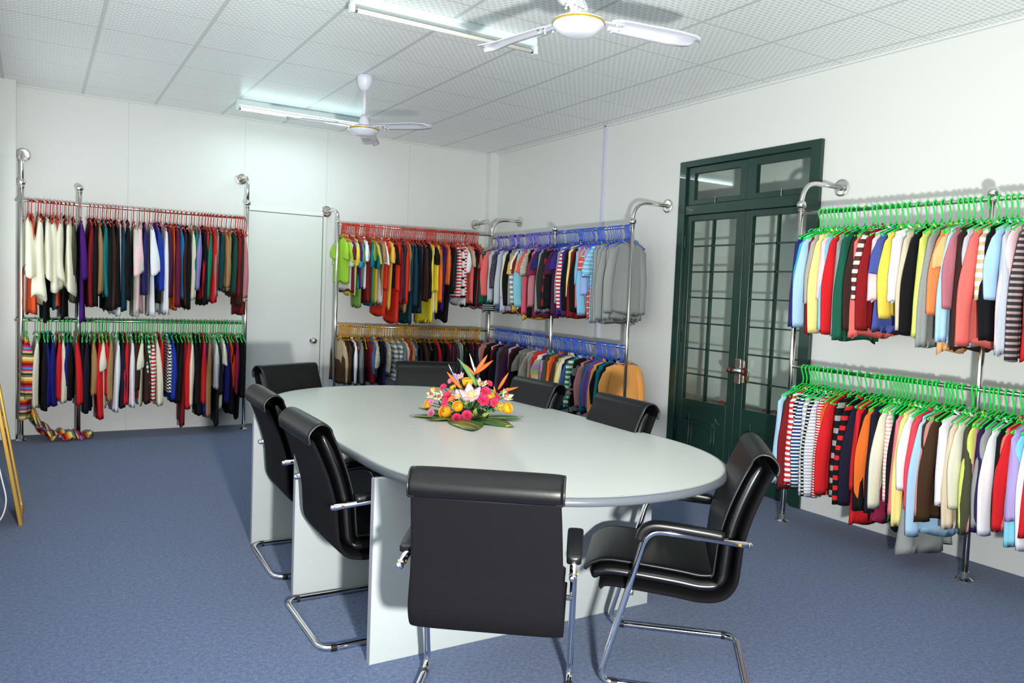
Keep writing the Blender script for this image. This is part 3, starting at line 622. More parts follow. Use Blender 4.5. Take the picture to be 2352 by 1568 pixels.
RAILS = {
 'blu': '''-4.747 cream P 1.44;-4.72 rust V 1.11;-4.672 cream P 1.21;-4.651 black V 1.05;-4.613 cream P 1.38;-4.581 dkteal V 1.18;-4.561 cream P 1.32;-4.531 rust V 1.17;-4.505 cream P 1.34;-4.47 black V 1.09;-4.44 cream P 1.28;-4.406 olive L 1.16;-4.356 purple D 1.06;-4.28 maroon L 1.14;-4.247 black L 1.15;-4.215 tan L 1.25;-4.177 teal L 1.24;-4.145 black L 1.11;-4.114 espresso L 1.12;-4.076 black L 1.15;-4.05 white V 1.12;-4.018 navyteal L 1.1;-3.975 black L 1.19;-3.926 offwhite W 1.11;-3.877 palepink W 1.13;-3.836 navy L 1.25;-3.792 white W 1.11;-3.747 royal L 1.29;-3.723 black V 1.24;-3.695 white L 1.08;-3.656 plum L 1.23;-3.617 orange V 1.16;-3.585 burgundy L 1.13;-3.554 azure L 1.24;-3.517 espresso L 1.18;-3.475 black L 1.15;-3.431 cream L 1.22;-3.404 green L 1.32;-3.365 lavender L 1.31;-3.336 black L 1.16;-3.308 red L 1.23;-3.283 green L 1.22;-3.258 red L 1.2;-3.231 taupe L 1.25;-3.196 dkteal L 1.32;-3.157 tan L 1.34;-3.115 tan L 1.33;-3.07 dkgreen L 1.3;-3.029 maroon L 1.26;-2.994 maroon D 1.15;-2.965 espresso L 1.17;-2.921 rose L 1.27;-2.872 cream L 1.22''',
 'bll': '''-4.751 mexican D 0.21;-4.673 cream L 0.28;-4.634 black L 0.25;-4.604 navyblue L 0.27;-4.57 navyblue L 0.26;-4.513 red L 0.33;-4.478 cream L 0.3;-4.451 navyblue L 0.44;-4.419 black L 0.32;-4.367 red L 0.27;-4.324 black L 0.29;-4.288 midnight L 0.2;-4.239 tan L 0.35;-4.204 red L 0.14;-4.175 cream S 0.3;-4.151 red L 0.37;-4.119 tan L 0.3;-4.065 white L 0.2;-4.016 midnight L 0.25;-3.981 red L 0.27;-3.944 white L 0.24;-3.906 espresso L 0.38;-3.871 maroon V 0.36;-3.842 cream S 0.3;-3.82 espresso L 0.26;-3.803 greenwhite L 0.44;-3.769 redwhite L 0.3;-3.735 cream L 0.25;-3.695 red L 0.27;-3.645 zigzag L 0.35;-3.604 royal L 0.29;-3.571 black L 0.27;-3.528 black L 0.26;-3.492 maroon D 0.1;-3.464 red L 0.21;-3.426 cream L 0.23;-3.389 black L 0.24;-3.354 black L 0.16;-3.318 red L 0.25;-3.292 navyblue L 0.14;-3.27 tan L 0.11;-3.225 whitegrey L 0.39;-3.197 charcoal D 0.1;-3.154 cream S 0.24;-3.124 navyblue L 0.24;-3.095 vermilion L 0.38;-3.071 black L 0.16;-3.027 magenta L 0.34;-2.984 black D 0.14;-2.945 black L 0.3''',
 'bru': '''-2.03 lime S 1.49;-1.978 lime S 1.5;-1.95 offwhite S 1.42;-1.926 burgundy S 1.41;-1.9 skyblue S 1.49;-1.874 yellow S 1.36;-1.842 purple S 1.45;-1.826 moss S 1.24;-1.802 cyan S 1.43;-1.759 white S 1.47;-1.733 maroon L 1.25;-1.713 petrol S 1.29;-1.694 moss S 1.31;-1.666 mustard S 1.3;-1.642 petrol S 1.29;-1.607 tan S 1.28;-1.581 white S 1.3;-1.553 scarlet D 1.16;-1.503 mustard S 1.24;-1.473 black S 1.46;-1.428 scarlet D 1.11;-1.395 maroon L 1.25;-1.357 navyteal L 1.29;-1.331 scarlet L 1.25;-1.306 tan D 1.23;-1.275 dkteal D 1.09;-1.244 navyteal L 1.23;-1.213 black L 1.22;-1.187 navyteal L 1.17;-1.148 espresso L 1.28;-1.104 black L 1.32;-1.069 yellow D 1.09;-1.048 white V 1.21;-1.022 black S 1.46;-0.998 yellow D 1.22;-0.971 orange L 1.27;-0.948 dkteal L 1.46;-0.902 purple D 1.24;-0.859 orange L 1.46;-0.831 black D 1.13;-0.797 charcoal L 1.44;-0.753 redwhite L 1.33;-0.728 whiteblack L 1.33;-0.698 redwhite L 1.38;-0.665 white S 1.31;-0.617 beige S 1.33;-0.595 coral L 1.29;-0.565 black L 1.26;-0.524 burgundy L 1.24;-0.499 coral S 1.28;-0.46 blackstripe S 1.28''',
 'brl': '''-2.121 beige L 0.42;-2.065 umber L 0.41;-2.013 umber L 0.4;-1.951 umber L 0.42;-1.907 black L 0.43;-1.865 white L 0.42;-1.836 maroon V 0.44;-1.785 steel L 0.42;-1.749 black V 0.43;-1.69 maroon L 0.42;-1.661 denim L 0.48;-1.626 lace S 0.53;-1.577 black S 0.42;-1.542 navy V 0.43;-1.501 lace L 0.52;-1.441 greystripe L 0.42;-1.38 greystripe L 0.42;-1.344 steel L 0.42;-1.318 cream L 0.42;-1.29 red L 0.42;-1.246 tan L 0.42;-1.215 lace L 0.42;-1.188 denim L 0.42;-1.146 black L 0.42;-1.094 umber L 0.42;-1.043 midnight L 0.41;-0.987 black L 0.41;-0.95 red L 0.41;-0.906 black L 0.41;-0.857 black L 0.41;-0.819 red V 0.41;-0.792 plum L 0.41;-0.748 umber L 0.41;-0.704 denimgrey L 0.41;-0.681 lace V 0.41;-0.637 black L 0.4;-0.581 black L 0.4;-0.53 maroon V 0.4;-0.499 midnight L 0.4;-0.467 red V 0.4;-0.421 umber L 0.4;-0.37 black L 0.4''',
 'rmu': '''-0.681 blackstripe S 1.23;-0.681 forest L 1.26;-0.745 coral L 1.37;-0.851 palegrey L 1.29;-0.948 sparkle L 1.44;-0.995 navy V 1.42;-1.025 denim L 1.22;-1.045 palegrey L 1.28;-1.115 maroon V 1.23;-1.134 palegrey L 1.21;-1.154 cream L 1.36;-1.222 black L 1.28;-1.299 greyheather L 1.27;-1.356 mustard S 1.28;-1.393 greystripe L 1.31;-1.421 white S 1.29;-1.458 maroon S 1.28;-1.476 aqua L 1.26;-1.521 mustard S 1.21;-1.567 coralpink S 1.25;-1.602 lace S 1.27;-1.664 black L 1.17;-1.751 rose L 1.27;-1.768 mulberry S 1.25;-1.811 navy S 1.27;-1.883 greyheather L 1.23;-1.937 charcoal L 1.26;-2.002 banded L 1.28;-2.067 black L 1.26;-2.122 plum S 1.27;-2.178 royalpurple S 1.27;-2.232 greyheather L 1.34;-2.27 redwhite L 1.27;-2.301 royal L 1.24;-2.323 plum L 1.21;-2.368 black L 1.28;-2.391 paleyellow L 1.4;-2.442 maroon L 1.2;-2.493 black L 1.28;-2.522 skyblue L 1.51;-2.572 coral L 1.31;-2.601 skyblue L 1.23;-2.638 coralwhite S 1.27;-2.677 periwinkle L 1.42;-2.732 skywhite S 1.23;-2.807 greyheather L 1.18;-2.867 greyheather L 1.19;-2.919 greyheather L 1.21;-2.971 greyheather L 1.2;-3.022 greyheather L 1.22;-3.097 greyheather L 1.26''',
 'rml': '''-0.705 mauve L 0.17;-0.77 amber L 0.18;-0.844 black L 0.19;-0.927 white V 0.21;-0.979 maroon L 0.21;-1.04 black L 0.22;-1.1 slate L 0.23;-1.18 umber L 0.24;-1.248 plum L 0.25;-1.296 palegrey V 0.26;-1.353 wine L 0.27;-1.447 black L 0.28;-1.53 taupe S 0.29;-1.602 taupe L 0.3;-1.691 stone S 0.32;-1.761 stone L 0.33;-1.846 scarlet L 0.34;-1.922 pastel L 0.65;-1.997 rainbow L 0.66;-2.046 olive L 0.37;-2.094 petrol V 0.38;-2.129 orange L 0.38;-2.155 rust L 0.39;-2.213 umber L 0.4;-2.252 olive L 0.4;-2.275 beige L 0.4;-2.306 paleyellow L 0.41;-2.351 cream L 0.41;-2.396 midnight L 0.42;-2.434 denim L 0.43;-2.463 greenwhite L 0.39;-2.558 camo D 0.4;-2.643 rose L 0.42;-2.678 burgundy V 0.43;-2.708 petrol L 0.41;-2.761 purple2 L 0.43;-2.808 purple2 L 0.43;-2.822 apricot L 0.41;-2.882 black L 0.49;-2.921 petrol L 0.45;-2.986 black L 0.51;-3.082 apricot L 0.53''',
 'rfu': '''-4.927 navy L 1.25;-4.956 cyan L 1.43;-4.991 paleblue L 1.25;-5.013 darkred L 1.24;-5.038 stone L 1.42;-5.067 paleyellow L 1.22;-5.104 palepink L 1.45;-5.136 skyblue L 1.25;-5.151 red L 1.22;-5.191 greyheather L 1.22;-5.244 forest L 1.19;-5.299 espresso L 1.25;-5.329 coral L 1.22;-5.367 brownwhite L 1.44;-5.412 darkred L 1.25;-5.448 palepink L 1.43;-5.488 slateblue S 1.31;-5.52 daffodil L 1.35;-5.574 white L 1.44;-5.627 sand L 1.28;-5.671 black L 1.26;-5.715 limeyellow L 1.27;-5.762 greyheather L 1.19;-5.808 tangerine L 1.37;-5.835 peach S 1.24;-5.863 paleblue L 1.24;-5.89 dustyrose L 1.4;-5.927 espresso L 1.21;-5.968 palegrey L 1.22;-6.015 coral L 1.22;-6.053 tanwhite L 1.47;-6.081 black L 1.25;-6.109 paleblue L 1.47;-6.142 palegrey L 1.2;-6.175 palepink L 1.23;-6.217 charstripe L 1.18;-6.254 red D 1.22;-6.306 sand L 1.24;-6.345 paleblue L 1.24;-6.389 black L 1.25;-6.431 coral L 1.25''',
 'rfl': '''-4.872 paleblue L 0.27;-4.9 umber L 0.24;-4.929 maroon L 0.22;-4.951 redwhite L 0.26;-4.977 blackstripe L 0.26;-5 navywhite L 0.27;-5.035 greywhite L 0.23;-5.065 blackstripe L 0.24;-5.092 palestripe L 0.22;-5.135 redstripe L 0.24;-5.171 terracotta L 0.26;-5.214 red L 0.25;-5.274 blockgrey L 0.27;-5.328 blackred L 0.22;-5.39 midnight L 0.23;-5.42 red D 0.16;-5.46 black L 0.22;-5.491 orange L 0.28;-5.52 midnight L 0.24;-5.536 magenta V 0.23;-5.554 cream L 0.26;-5.578 pinkwhite L 0.31;-5.599 green V 0.25;-5.622 black D 0.23;-5.653 rosepink L 0.25;-5.68 paleyellow L 0.21;-5.709 white L 0.42;-5.74 greyheather K 0.1;-5.762 watermelon L 0.32;-5.814 paleblue L 0.17;-5.834 umber L 0.26;-5.848 rosetan L 0.3;-5.876 umber L 0.26;-5.903 white L 0.39;-5.956 sand L 0.26;-5.98 cream L 0.39;-6.016 olive L 0.27;-6.047 limeyellow L 0.28;-6.063 rosetan V 0.31;-6.089 aubergine L 0.3;-6.124 greyheather L 0.31;-6.161 white L 0.3;-6.198 black L 0.31;-6.234 coral L 0.31;-6.257 red L 0.33;-6.278 lilac L 0.37;-6.296 aqua L 0.27;-6.313 white L 0.26;-6.329 red L 0.31;-6.359 umber L 0.31;-6.386 paleblue L 0.33;-6.419 black L 0.34''',
}

# rail: (start point, end point, axis, coordinate sign, hanger colour, words)
INFO = {'blu': ('y', 'red', 'far-left upper rail', 2), 'bll': ('y', 'green', 'far-left lower rail', 1), 'bru': ('y', 'red', 'red-hanger rail', 4), 'brl': ('y', 'yellow', 'yellow-hanger rail', 4),
        'rmu': ('x', 'blue', 'upper blue-hanger rail', 3), 'rml': ('x', 'blue', 'lower blue-hanger rail', 3), 'rfu': ('x', 'green', 'far-right upper rail', 0), 'rfl': ('x', 'green', 'far-right lower rail', 0)}
def railpt(k, u):
    if k in ('blu', 'bll'): return Vector((u, -.262, ZU if k == 'blu' else ZL+.008))
    if k in ('bru', 'brl'):
        t = (u+2.02)/1.72; return Vector((u, -.32-.18*t, 2.095 if k == 'bru' else 1.045-.025*t))
    if k in ('rmu', 'rml'):
        t = (-.54-u)/2.526; return Vector((-.30-.09*t, u, 2.06-.005*t if k == 'rmu' else 1.045-.015*t))
    t = (-4.776-u)/2.404; return Vector((-.40+.015*t, u, (2.05 if k == 'rfu' else 1.045)-.007*t))
ORD = ['first', 'second', 'third', 'fourth', 'fifth', 'sixth', 'seventh', 'eighth', 'ninth', 'tenth', 'eleventh', 'twelfth', 'thirteenth', 'fourteenth', 'fifteenth', 'sixteenth', 'seventeenth', 'eighteenth']
def cname(c): return NAME.get(c, c)
rr = random.Random(11); BUNCH = []
for key, txt in RAILS.items():
    ax, hcol, words, step = INFO[key]
    L = []
    for e in txt.split(';'):
        u, c, k, hem = e.split(); L.append([float(u), c, k, float(hem)])
    sgn = 1 if ax == 'y' else -1
    lo, hi = {'blu': (-4.765, -2.945), 'bll': (-4.765, -2.95), 'bru': (-1.985, -.40), 'brl': (-1.985, -.40), 'rmu': (-.60, -3.035), 'rml': (-.60, -3.03), 'rfu': (-4.82, -6.6), 'rfl': (-4.82, -6.6)}[key]
    us = [min(max(g[0]*sgn, lo*sgn), hi*sgn) for g in L]; mg = .6*abs(hi-lo)/len(L)
    for _ in range(60):                                      # keep a minimum gap between neighbours
        for i in range(len(us)-1):
            d = us[i+1]-us[i]
            if d < mg: us[i] -= (mg-d)/2; us[i+1] += (mg-d)/2
        us = [min(max(q, lo*sgn), hi*sgn) for q in us]
    # labels
    base = [cname(g[1]) + ' ' + KN[g[2]][1] for g in L]; tot = {}
    for b_ in base: tot[b_] = tot.get(b_, 0)+1
    cnt = {}
    for i, g in enumerate(L):
        u = us[i]*sgn; p = railpt(key, u)
        yawj = .07*math.sin(i*.45+len(key)+ord(key[0])) + rr.uniform(-.035, .035)
        rz = yawj if ax == 'y' else -PI/2 + yawj
        if key == 'blu': rz += .04
        o = garment(g[2], g[1], g[3], p.z, i)
        dz = rr.uniform(-.012, .004)
        if g[1] == 'mexican': o.scale = (1.8, 1, 1)
        o.location = p + Vector((0, 0, dz)); o.rotation_euler = (rr.uniform(-.02, .02), rr.uniform(-.03, .03), rz)
        bs = base[i]; cnt[bs] = cnt.get(bs, 0)+1
        nb = []
        if i > 0: nb.append(cname(L[i-1][1]))
        if i < len(L)-1: nb.append(cname(L[i+1][1]))
        if tot[bs] == 1:
            lab = bs + ' on ' + words + (', between %s and %s' % tuple(nb) if len(nb) == 2 else ', at its end')
        else:
            lab = '%s %s from the left on %s' % (ORD[cnt[bs]-1] if cnt[bs] < tot[bs] else 'last', bs, words)
        if len(lab.split()) > 15: lab = bs + ' on ' + words
        tag(o, lab, KN[g[2]][2], 'clothes on the ' + words)
        hc = 'violet' if (key == 'rmu' and u > -1.9) else hcol
        if key in ('brl', 'rml'): BUNCH.append((p, rz, hc)); continue
        h = inst('clothes_hanger', HM, PL[hc]); h.location = p; h.rotation_euler = (0, 0, rz)
        s_ = '%s plastic hanger of the %s' % (hc, bs)
        s2 = s_ + (' on ' + words if tot[bs] == 1 else '')
        if tot[bs] > 1: s2 = '%s hanger of the %s %s on %s' % (hc, ORD[cnt[bs]-1] if cnt[bs] < tot[bs] else 'last', bs, words)
        if len(s2.split()) > 16: s2 = s_
        tag(h, s2, 'hanger', 'hangers on the ' + words)
    # spare hangers squeezed in between, where the photograph shows a dense row of hooks
    if step >= 3:
        for i in range(len(L)-1):
            if i % 4 == 3 and step == 3: continue
            u2 = (us[i]+us[i+1])/2*sgn
            BUNCH.append((railpt(key, u2), (0 if ax == 'y' else -PI/2)+rr.uniform(-.12, .12), 'violet' if (key == 'rmu' and u2 > -1.9) else hcol))
# the remaining crowd of hangers, far beyond counting: one object
hb = bmesh.new(); hb.from_mesh(HM)
for v in hb.verts:                                            # tucked deeper between the shoulders
    if v.co.z < -.085: v.co.y *= .8; v.co.z -= .35*abs(v.co.y)
if True:
    tmpl = [(v.co.copy()) for v in hb.verts]; tf = [[v.index for v in f.verts] for f in hb.faces]; hb.free()
cl = sorted(PL); vs = []; fs = []; mi = []
for p, rz, hc in BUNCH:
    n0 = len(vs); Mx = Matrix.Translation(p) @ Matrix.Rotation(rz, 4, 'Z')
    vs += [Mx @ v for v in tmpl]; fs += [[n0+i for i in f] for f in tf]; mi += [cl.index(hc)]*len(tf)
me = bpy.data.meshes.new('crowded_hangers'); me.from_pydata(vs, [], fs)
for c in cl: me.materials.append(PL[c])
me.polygons.foreach_set('material_index', mi); me.polygons.foreach_set('use_smooth', [True]*len(fs))
o = link('crowded_hangers', me); tag(o, 'crowd of red, yellow and blue plastic hangers packed on the corner rails', 'hangers', kind='stuff')

# the long striped knit that trails onto the floor, its lower end
bm = bmesh.new()
def sheet(bm, fn, nu, nv):
    g = [[bm.verts.new(fn(i/nu, j/nv)) for j in range(nv+1)] for i in range(nu+1)]
    for i in range(nu):
        for j in range(nv): bm.faces.new((g[i][j], g[i+1][j], g[i+1][j+1], g[i][j+1]))
def fn(u, v):
    # u along the trail from under the tunic to its tip on the carpet
    x = -4.72 + .46*u**1.25; wd = .15*(1-.60*u)
    yy = -.33 + (v-.5)*2*wd - .02*u
    zz = (.20*(1-u/.4)**1.3 if u < .4 else 0) + .035*(1-u*.6)*(1+math.sin(13*v+6*u)) + .020*(1+math.sin(9*u*3+6*v)) + .006
    return (x + .02*math.sin(8*v), yy, zz)
sheet(bm, fn, 26, 18)
me = bpy.data.meshes.new('trailing_scarf'); bm.to_mesh(me); bm.free()
o = link('trailing_scarf', me, cloth('mexican_floor'), None, True); md = o.modifiers.new('s', 'SOLIDIFY'); md.thickness = .006
tag(o, 'rainbow-striped knitted scarf crumpled on the carpet under the far-left rack', 'scarf')

# ------------------------------------------------------------------ conference table
TX, TY, TZ = -2.765, -4.57, .76
def outline(a, hl, st, n=40):
    """half outlines: straight sides up to st from the middle, then an elliptic end"""
    top = []
    for k in range(n+1):
        t = PI*k/n; c, s_ = math.cos(t), math.sin(t)
        top.append((a*math.copysign(abs(c)**.92, c), st + (hl-st)*abs(s_)**.92))
    return top                                                    # from +x side over the +y end to the -x side
def half_slab(bm, a, hl, st, z0, z1, sgn, seam, rnd=0):
    pts = outline(a, hl, st); loop = [(a, seam)] + pts + [(-a, seam)]
    loop = [(TX + x, TY + sgn*y) for x, y in loop]
    vb = [bm.verts.new((x, y, z0)) for x, y in loop]; vt = [bm.verts.new((x, y, z1)) for x, y in loop]; n = len(loop)
    for i in range(n): bm.faces.new((vb[i], vb[(i+1) % n], vt[(i+1) % n], vt[i]))
    bm.faces.new(vt); bm.faces.new(vb[::-1])
tb = empty('conference_table', (TX, TY, 0)); tag(tb, 'large oval grey conference table with flowers in the middle', 'table')
Pt = Matrix.Translation(-tb.location)
def tp(o): o.matrix_parent_inverse = Pt; return o
A_, HL, ST = .772, 1.585, .72
for sg in (1, -1):
    bm = bmesh.new(); half_slab(bm, A_, HL, ST, TZ-.032, TZ, sg, -.05*sg+.0006)
    tp(obj('tabletop', bm, M['table'], tb, bevel=.001))
# bullnose edging all round
loop = [(TX+x, TY+y, TZ-.017) for x, y in outline(A_-.004, HL-.004, ST)] + [(TX+x, TY-y, TZ-.017) for x, y in outline(A_-.004, HL-.004, ST)[::-1]]
bm = bmesh.new(); seg = 12; rings = []
for i, p in enumerate(loop):
    a, c = Vector(loop[i-1]), Vector(loop[(i+1) % len(loop)]); t = (c-a); t.z = 0; t.normalize(); nrm = Vector((t.y, -t.x, 0))
    if nrm.dot(Vector(p)-Vector((TX, TY, TZ))) < 0: nrm = -nrm
    rings.append([bm.verts.new(Vector(p) + nrm*.022*math.cos(q) + Vector((0, 0, .0172*math.copysign(abs(math.sin(q))**.8, math.sin(q))))) for q in [2*PI*k/seg for k in range(seg)]])
for i in range(len(rings)):
    A, Bq = rings[i], rings[(i+1) % len(rings)]
    for k in range(seg): bm.faces.new((A[k], A[(k+1) % seg], Bq[(k+1) % seg], Bq[k]))
tp(obj('edge_band', bm, M['edge'], tb, smooth=True))
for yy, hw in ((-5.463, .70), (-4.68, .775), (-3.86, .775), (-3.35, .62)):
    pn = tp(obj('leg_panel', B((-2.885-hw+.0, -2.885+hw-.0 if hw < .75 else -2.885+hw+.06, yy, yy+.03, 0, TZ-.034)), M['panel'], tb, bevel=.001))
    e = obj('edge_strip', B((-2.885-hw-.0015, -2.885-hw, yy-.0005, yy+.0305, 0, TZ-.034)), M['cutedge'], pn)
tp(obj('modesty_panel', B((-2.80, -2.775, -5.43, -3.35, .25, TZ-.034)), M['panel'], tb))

# ------------------------------------------------------------------ chairs
def make_chair():
    root = empty('cantilever_chair')
    prof = catmull([(.272, 0, .360), (.245, 0, .375), (.14, 0, .371), (.0, 0, .360), (-.10, 0, .350), (-.175, 0, .365), (-.217, 0, .415), (-.228, 0, .49), (-.236, 0, .57), (-.262, 0, .67), (-.300, 0, .77), (-.332, 0, .838)], 5)
    # outer shell in mesh fabric; normal of the path points to the sitter
    obj('shell', sweep(prof, lambda t: .250 - .022*max(0, (t-.6)/.4), .022, .0, 20, 5), M['fabric'], root, smooth=True)
    n = len(prof); 
    sp = [p.copy() for p in prof[:int(n*.50)]]
    seat = sweep(sp, lambda t: .243, lambda t: .072*(.22+.78*min(1, min(t, 1-t)*7)**.5), -.048, 20, 2.8)
    backp = prof[int(n*.47):]
    for o_, nm in ((seat, 'seat'),): s_ = obj(nm, o_, M['leather2'], root, smooth=True)
    bk = obj('backrest', sweep(backp, lambda t: .243-.020*t, lambda t: .072*(.40+.60*min(1, min(t, 1-t)*7)**.5), -.048, 20, 2.8), M['leather2'], root, smooth=True)
    obj('seat_panel', sweep([p for p in prof[1:int(n*.47)]], .218, .018, -.084, 16, 6, .0), M['leather'], s_, smooth=True)
    for sg in (-1, 1):
        bm = bmesh.new(); tube(bm, edge_path(prof[1:int(n*.47)], sg*.219, -.087), .0045, 6); obj('piping', bm, M['thread'], s_, smooth=True)
    # back panel continues over the top edge and hangs down behind
    offp = [Vector((p.x, 0, p.z)) for p in edge_path(backp, 0, -.084)]
    top = catmull([offp[-5], offp[-2], Vector((offp[-1].x-.004, 0, offp[-1].z+.012)), Vector((offp[-1].x-.028, 0, offp[-1].z+.030)), Vector((offp[-1].x-.060, 0, offp[-1].z+.027)),
                   Vector((offp[-1].x-.086, 0, offp[-1].z+.002)), Vector((offp[-1].x-.092, 0, offp[-1].z-.020)), Vector((offp[-1].x-.086, 0, offp[-1].z-.044))], 5)
    pp = offp[:-5] + top
    hwf = lambda t: .222 + .012*min(1, max(0, (t-.45)/.25))
    wrap = obj('headrest_wrap', sweep(pp, hwf, .013, 0, 18, 5), M['leather'], bk, smooth=True)
    for sg in (-1, 1):
        bm = bmesh.new(); N = len(pp); pts = [Vector((p.x, sg*(hwf(i/(N-1))+.001), p.z)) for i, p in enumerate(pp)]
        tube(bm, pts, .0042, 6); obj('piping', bm, M['thread'], wrap, smooth=True)
    bm = bmesh.new(); q = pp[-1]; tube(bm, [(q.x, -.234, q.z), (q.x, 0, q.z-.002), (q.x, .234, q.z)], .006, 6); obj('hem_piping', bm, M['thread'], wrap, smooth=True)
    # chrome frame
    hw = .272; r = .0125
    full = fillet([(-.255, -hw, .582), (.105, -hw, .606), (.262, -hw, .0135), (-.290, -hw, .0135), (-.290, hw, .0135), (.262, hw, .0135), (.105, hw, .606), (-.255, hw, .582)], .065, 7)
    bm = bmesh.new(); tube(bm, full, r, 14)
    for s in (-1, 1): sphere(bm, (-.255, s*hw, .582), r*1.02, 14, 8)
    frame = obj('frame', bm, M['chrome'], root, smooth=True)
    bm = bmesh.new(); tube(bm, [(.155, -hw, .36), (.155, hw, .36)], .010, 10); tube(bm, [(-.02, -.15, .355), (.155, -.15, .36)], .008, 8); tube(bm, [(-.02, .15, .355), (.155, .15, .36)], .008, 8)
    obj('stretcher', bm, M['chrome'], frame, smooth=True)
    for s in (-1, 1):
        arm = catmull([(-.165, 0, .603), (-.10, 0, .611), (.02, 0, .621), (.085, 0, .621), (.120, 0, .600), (.132, 0, .565)], 5)
        bm = sweep(arm, lambda t: .024+.004*math.sin(PI*t), .028, .004, 14, 4)
        for v in bm.verts: v.co.y += s*hw
        obj('armrest', bm, M['plastic'], root, smooth=True)
        bm = bmesh.new(); tube(bm, [(-.222, s*(hw-.0135), .585), (-.222, s*(hw+.0145), .585)], .006, 10); obj('screw', bm, M['brassy'], frame)
        for xx in (-.24, .20):
            bm = bmesh.new(); tube(bm, [(xx-.012, s*hw, .0135), (xx+.012, s*hw, .0135)], r+.0015, 12); obj('floor_glide', bm, M['plastic'], frame)
    return root
chair_spots = [
 ((-3.335, -5.955), 53, 'black cantilever chair with its back to the camera, nearest to it'),
 ((-2.505, -5.955), 138, 'black cantilever chair on the right seen from its side, turned to the table corner'),
 ((-3.425, -5.02), -1, 'black cantilever chair on the left side of the table, nearer of the two in front'),
 ((-3.385, -4.18), -2, 'black cantilever chair on the left side, just beyond the nearest left one'),
 ((-3.11, -3.15), -69, 'black cantilever chair at the far left end of the table, before the white door'),
 ((-2.27, -3.10), -115, 'black cantilever chair at the far end, behind the table before the yellow hangers'),
 ((-2.25, -4.10), 183, 'black cantilever chair on the far side, just right of the flowers'),
 ((-2.24, -4.92), 177, 'black cantilever chair on the far side, in front of the orange sweater')]
ch0 = make_chair()
for i, ((x, y), a, lab) in enumerate(chair_spots):
    o = ch0 if i == 0 else copy_tree(ch0)
    o.location = (x, y, 0); o.rotation_euler = (0, 0, math.radians(a)); tag(o, lab, 'chair', 'chairs around the conference table')

# ------------------------------------------------------------------ ceiling fans
def make_fan():
    root = empty('ceiling_fan')
    bm = bmesh.new(); lathe(bm, [(0, 0), (.040, 0), (.062, -.012), (.060, -.045), (.048, -.085), (.028, -.115), (.014, -.122), (0, -.122)], 28); obj('canopy', bm, M['fanwhite'], root, smooth=True)
    bm = bmesh.new(); tube(bm, [(0, 0, -.115), (0, 0, -.335)], .0125, 14); obj('down_rod', bm, M['fanwhite'], root, smooth=True)
    bm = bmesh.new(); lathe(bm, [(0, -.305), (.018, -.305), (.032, -.335), (.046, -.375), (.048, -.395), (0, -.395)], 28); obj('lower_cup', bm, M['fanwhite'], root, smooth=True)
    bm = bmesh.new(); lathe(bm, [(0, -.39), (.05, -.392), (.095, -.400), (.116, -.410), (.119, -.416)], 36); lathe(bm, [(.119, -.424), (.113, -.436), (.100, -.446), (.096, -.452), (.085, -.458), (.080, -.464), (.05, -.472), (0, -.474)], 36)
    lathe(bm, [(0, -.412), (.117, -.414), (.117, -.426), (0, -.428)], 36)
    mt = obj('motor_housing', bm, M['fanwhite'], root, smooth=True)
    bm = bmesh.new(); lathe(bm, [(.112, -.415), (.1205, -.416), (.1205, -.424), (.112, -.425)], 36); obj('gold_band', bm, M['gold'], mt)
    for k in range(3):
        an = 2*PI*k/3; Rm = Matrix.Rotation(an, 4, 'Z')
        bm = bmesh.new(); nu, nv = 22, 8
        def fb(u, v):
            rr_ = .155 + .455*u; w_ = .058 + .013*u
            if u > .90: w_ *= math.sqrt(max(0, 1-((u-.90)/.102)**2))
            if u < .06: w_ *= .72 + .28*u/.06
            s_ = (v-.5)*2; tw = math.radians(-11)
            yy = s_*w_; zz = -.405 + .010*(1-s_*s_) + math.sin(tw)*yy + (.012*(u-.7)/.3 if u > .7 else 0)*s_ - .02*u
            if abs(s_) < .45 and .12 < u < .74: zz += .004
            return (rr_, yy*math.cos(tw), zz)
        sheet(bm, fb, nu, nv); xform(bm, Rm)
        bl = obj('blade', bm, M['fanwhite'], root, smooth=True, solid=.004)
        bm = B((.10, .22, -.018, .018, -.404, -.398)); 
        for q in ((.175, .03), (.175, -.03), (.215, .02), (.215, -.02)): sphere(bm, (q[0], q[1], -.418-q[1]*.18), .006, 8, 6)
        xform(bm, Rm); obj('blade_iron', bm, M['fanwhite'], bl)
    return root
f1 = make_fan(); f1.location = (-2.60, -5.27, H); f1.rotation_euler = (0, 0, math.radians(-14)); tag(f1, 'white three-blade ceiling fan nearest the camera, cropped at the top', 'ceiling fan', 'white ceiling fans')
f2 = copy_tree(f1); f2.location = (-2.51, -2.32, H); f2.rotation_euler = (0, 0, math.radians(-57)); tag(f2, 'white ceiling fan farther back, beside the lit fluorescent lamp', 'ceiling fan', 'white ceiling fans')

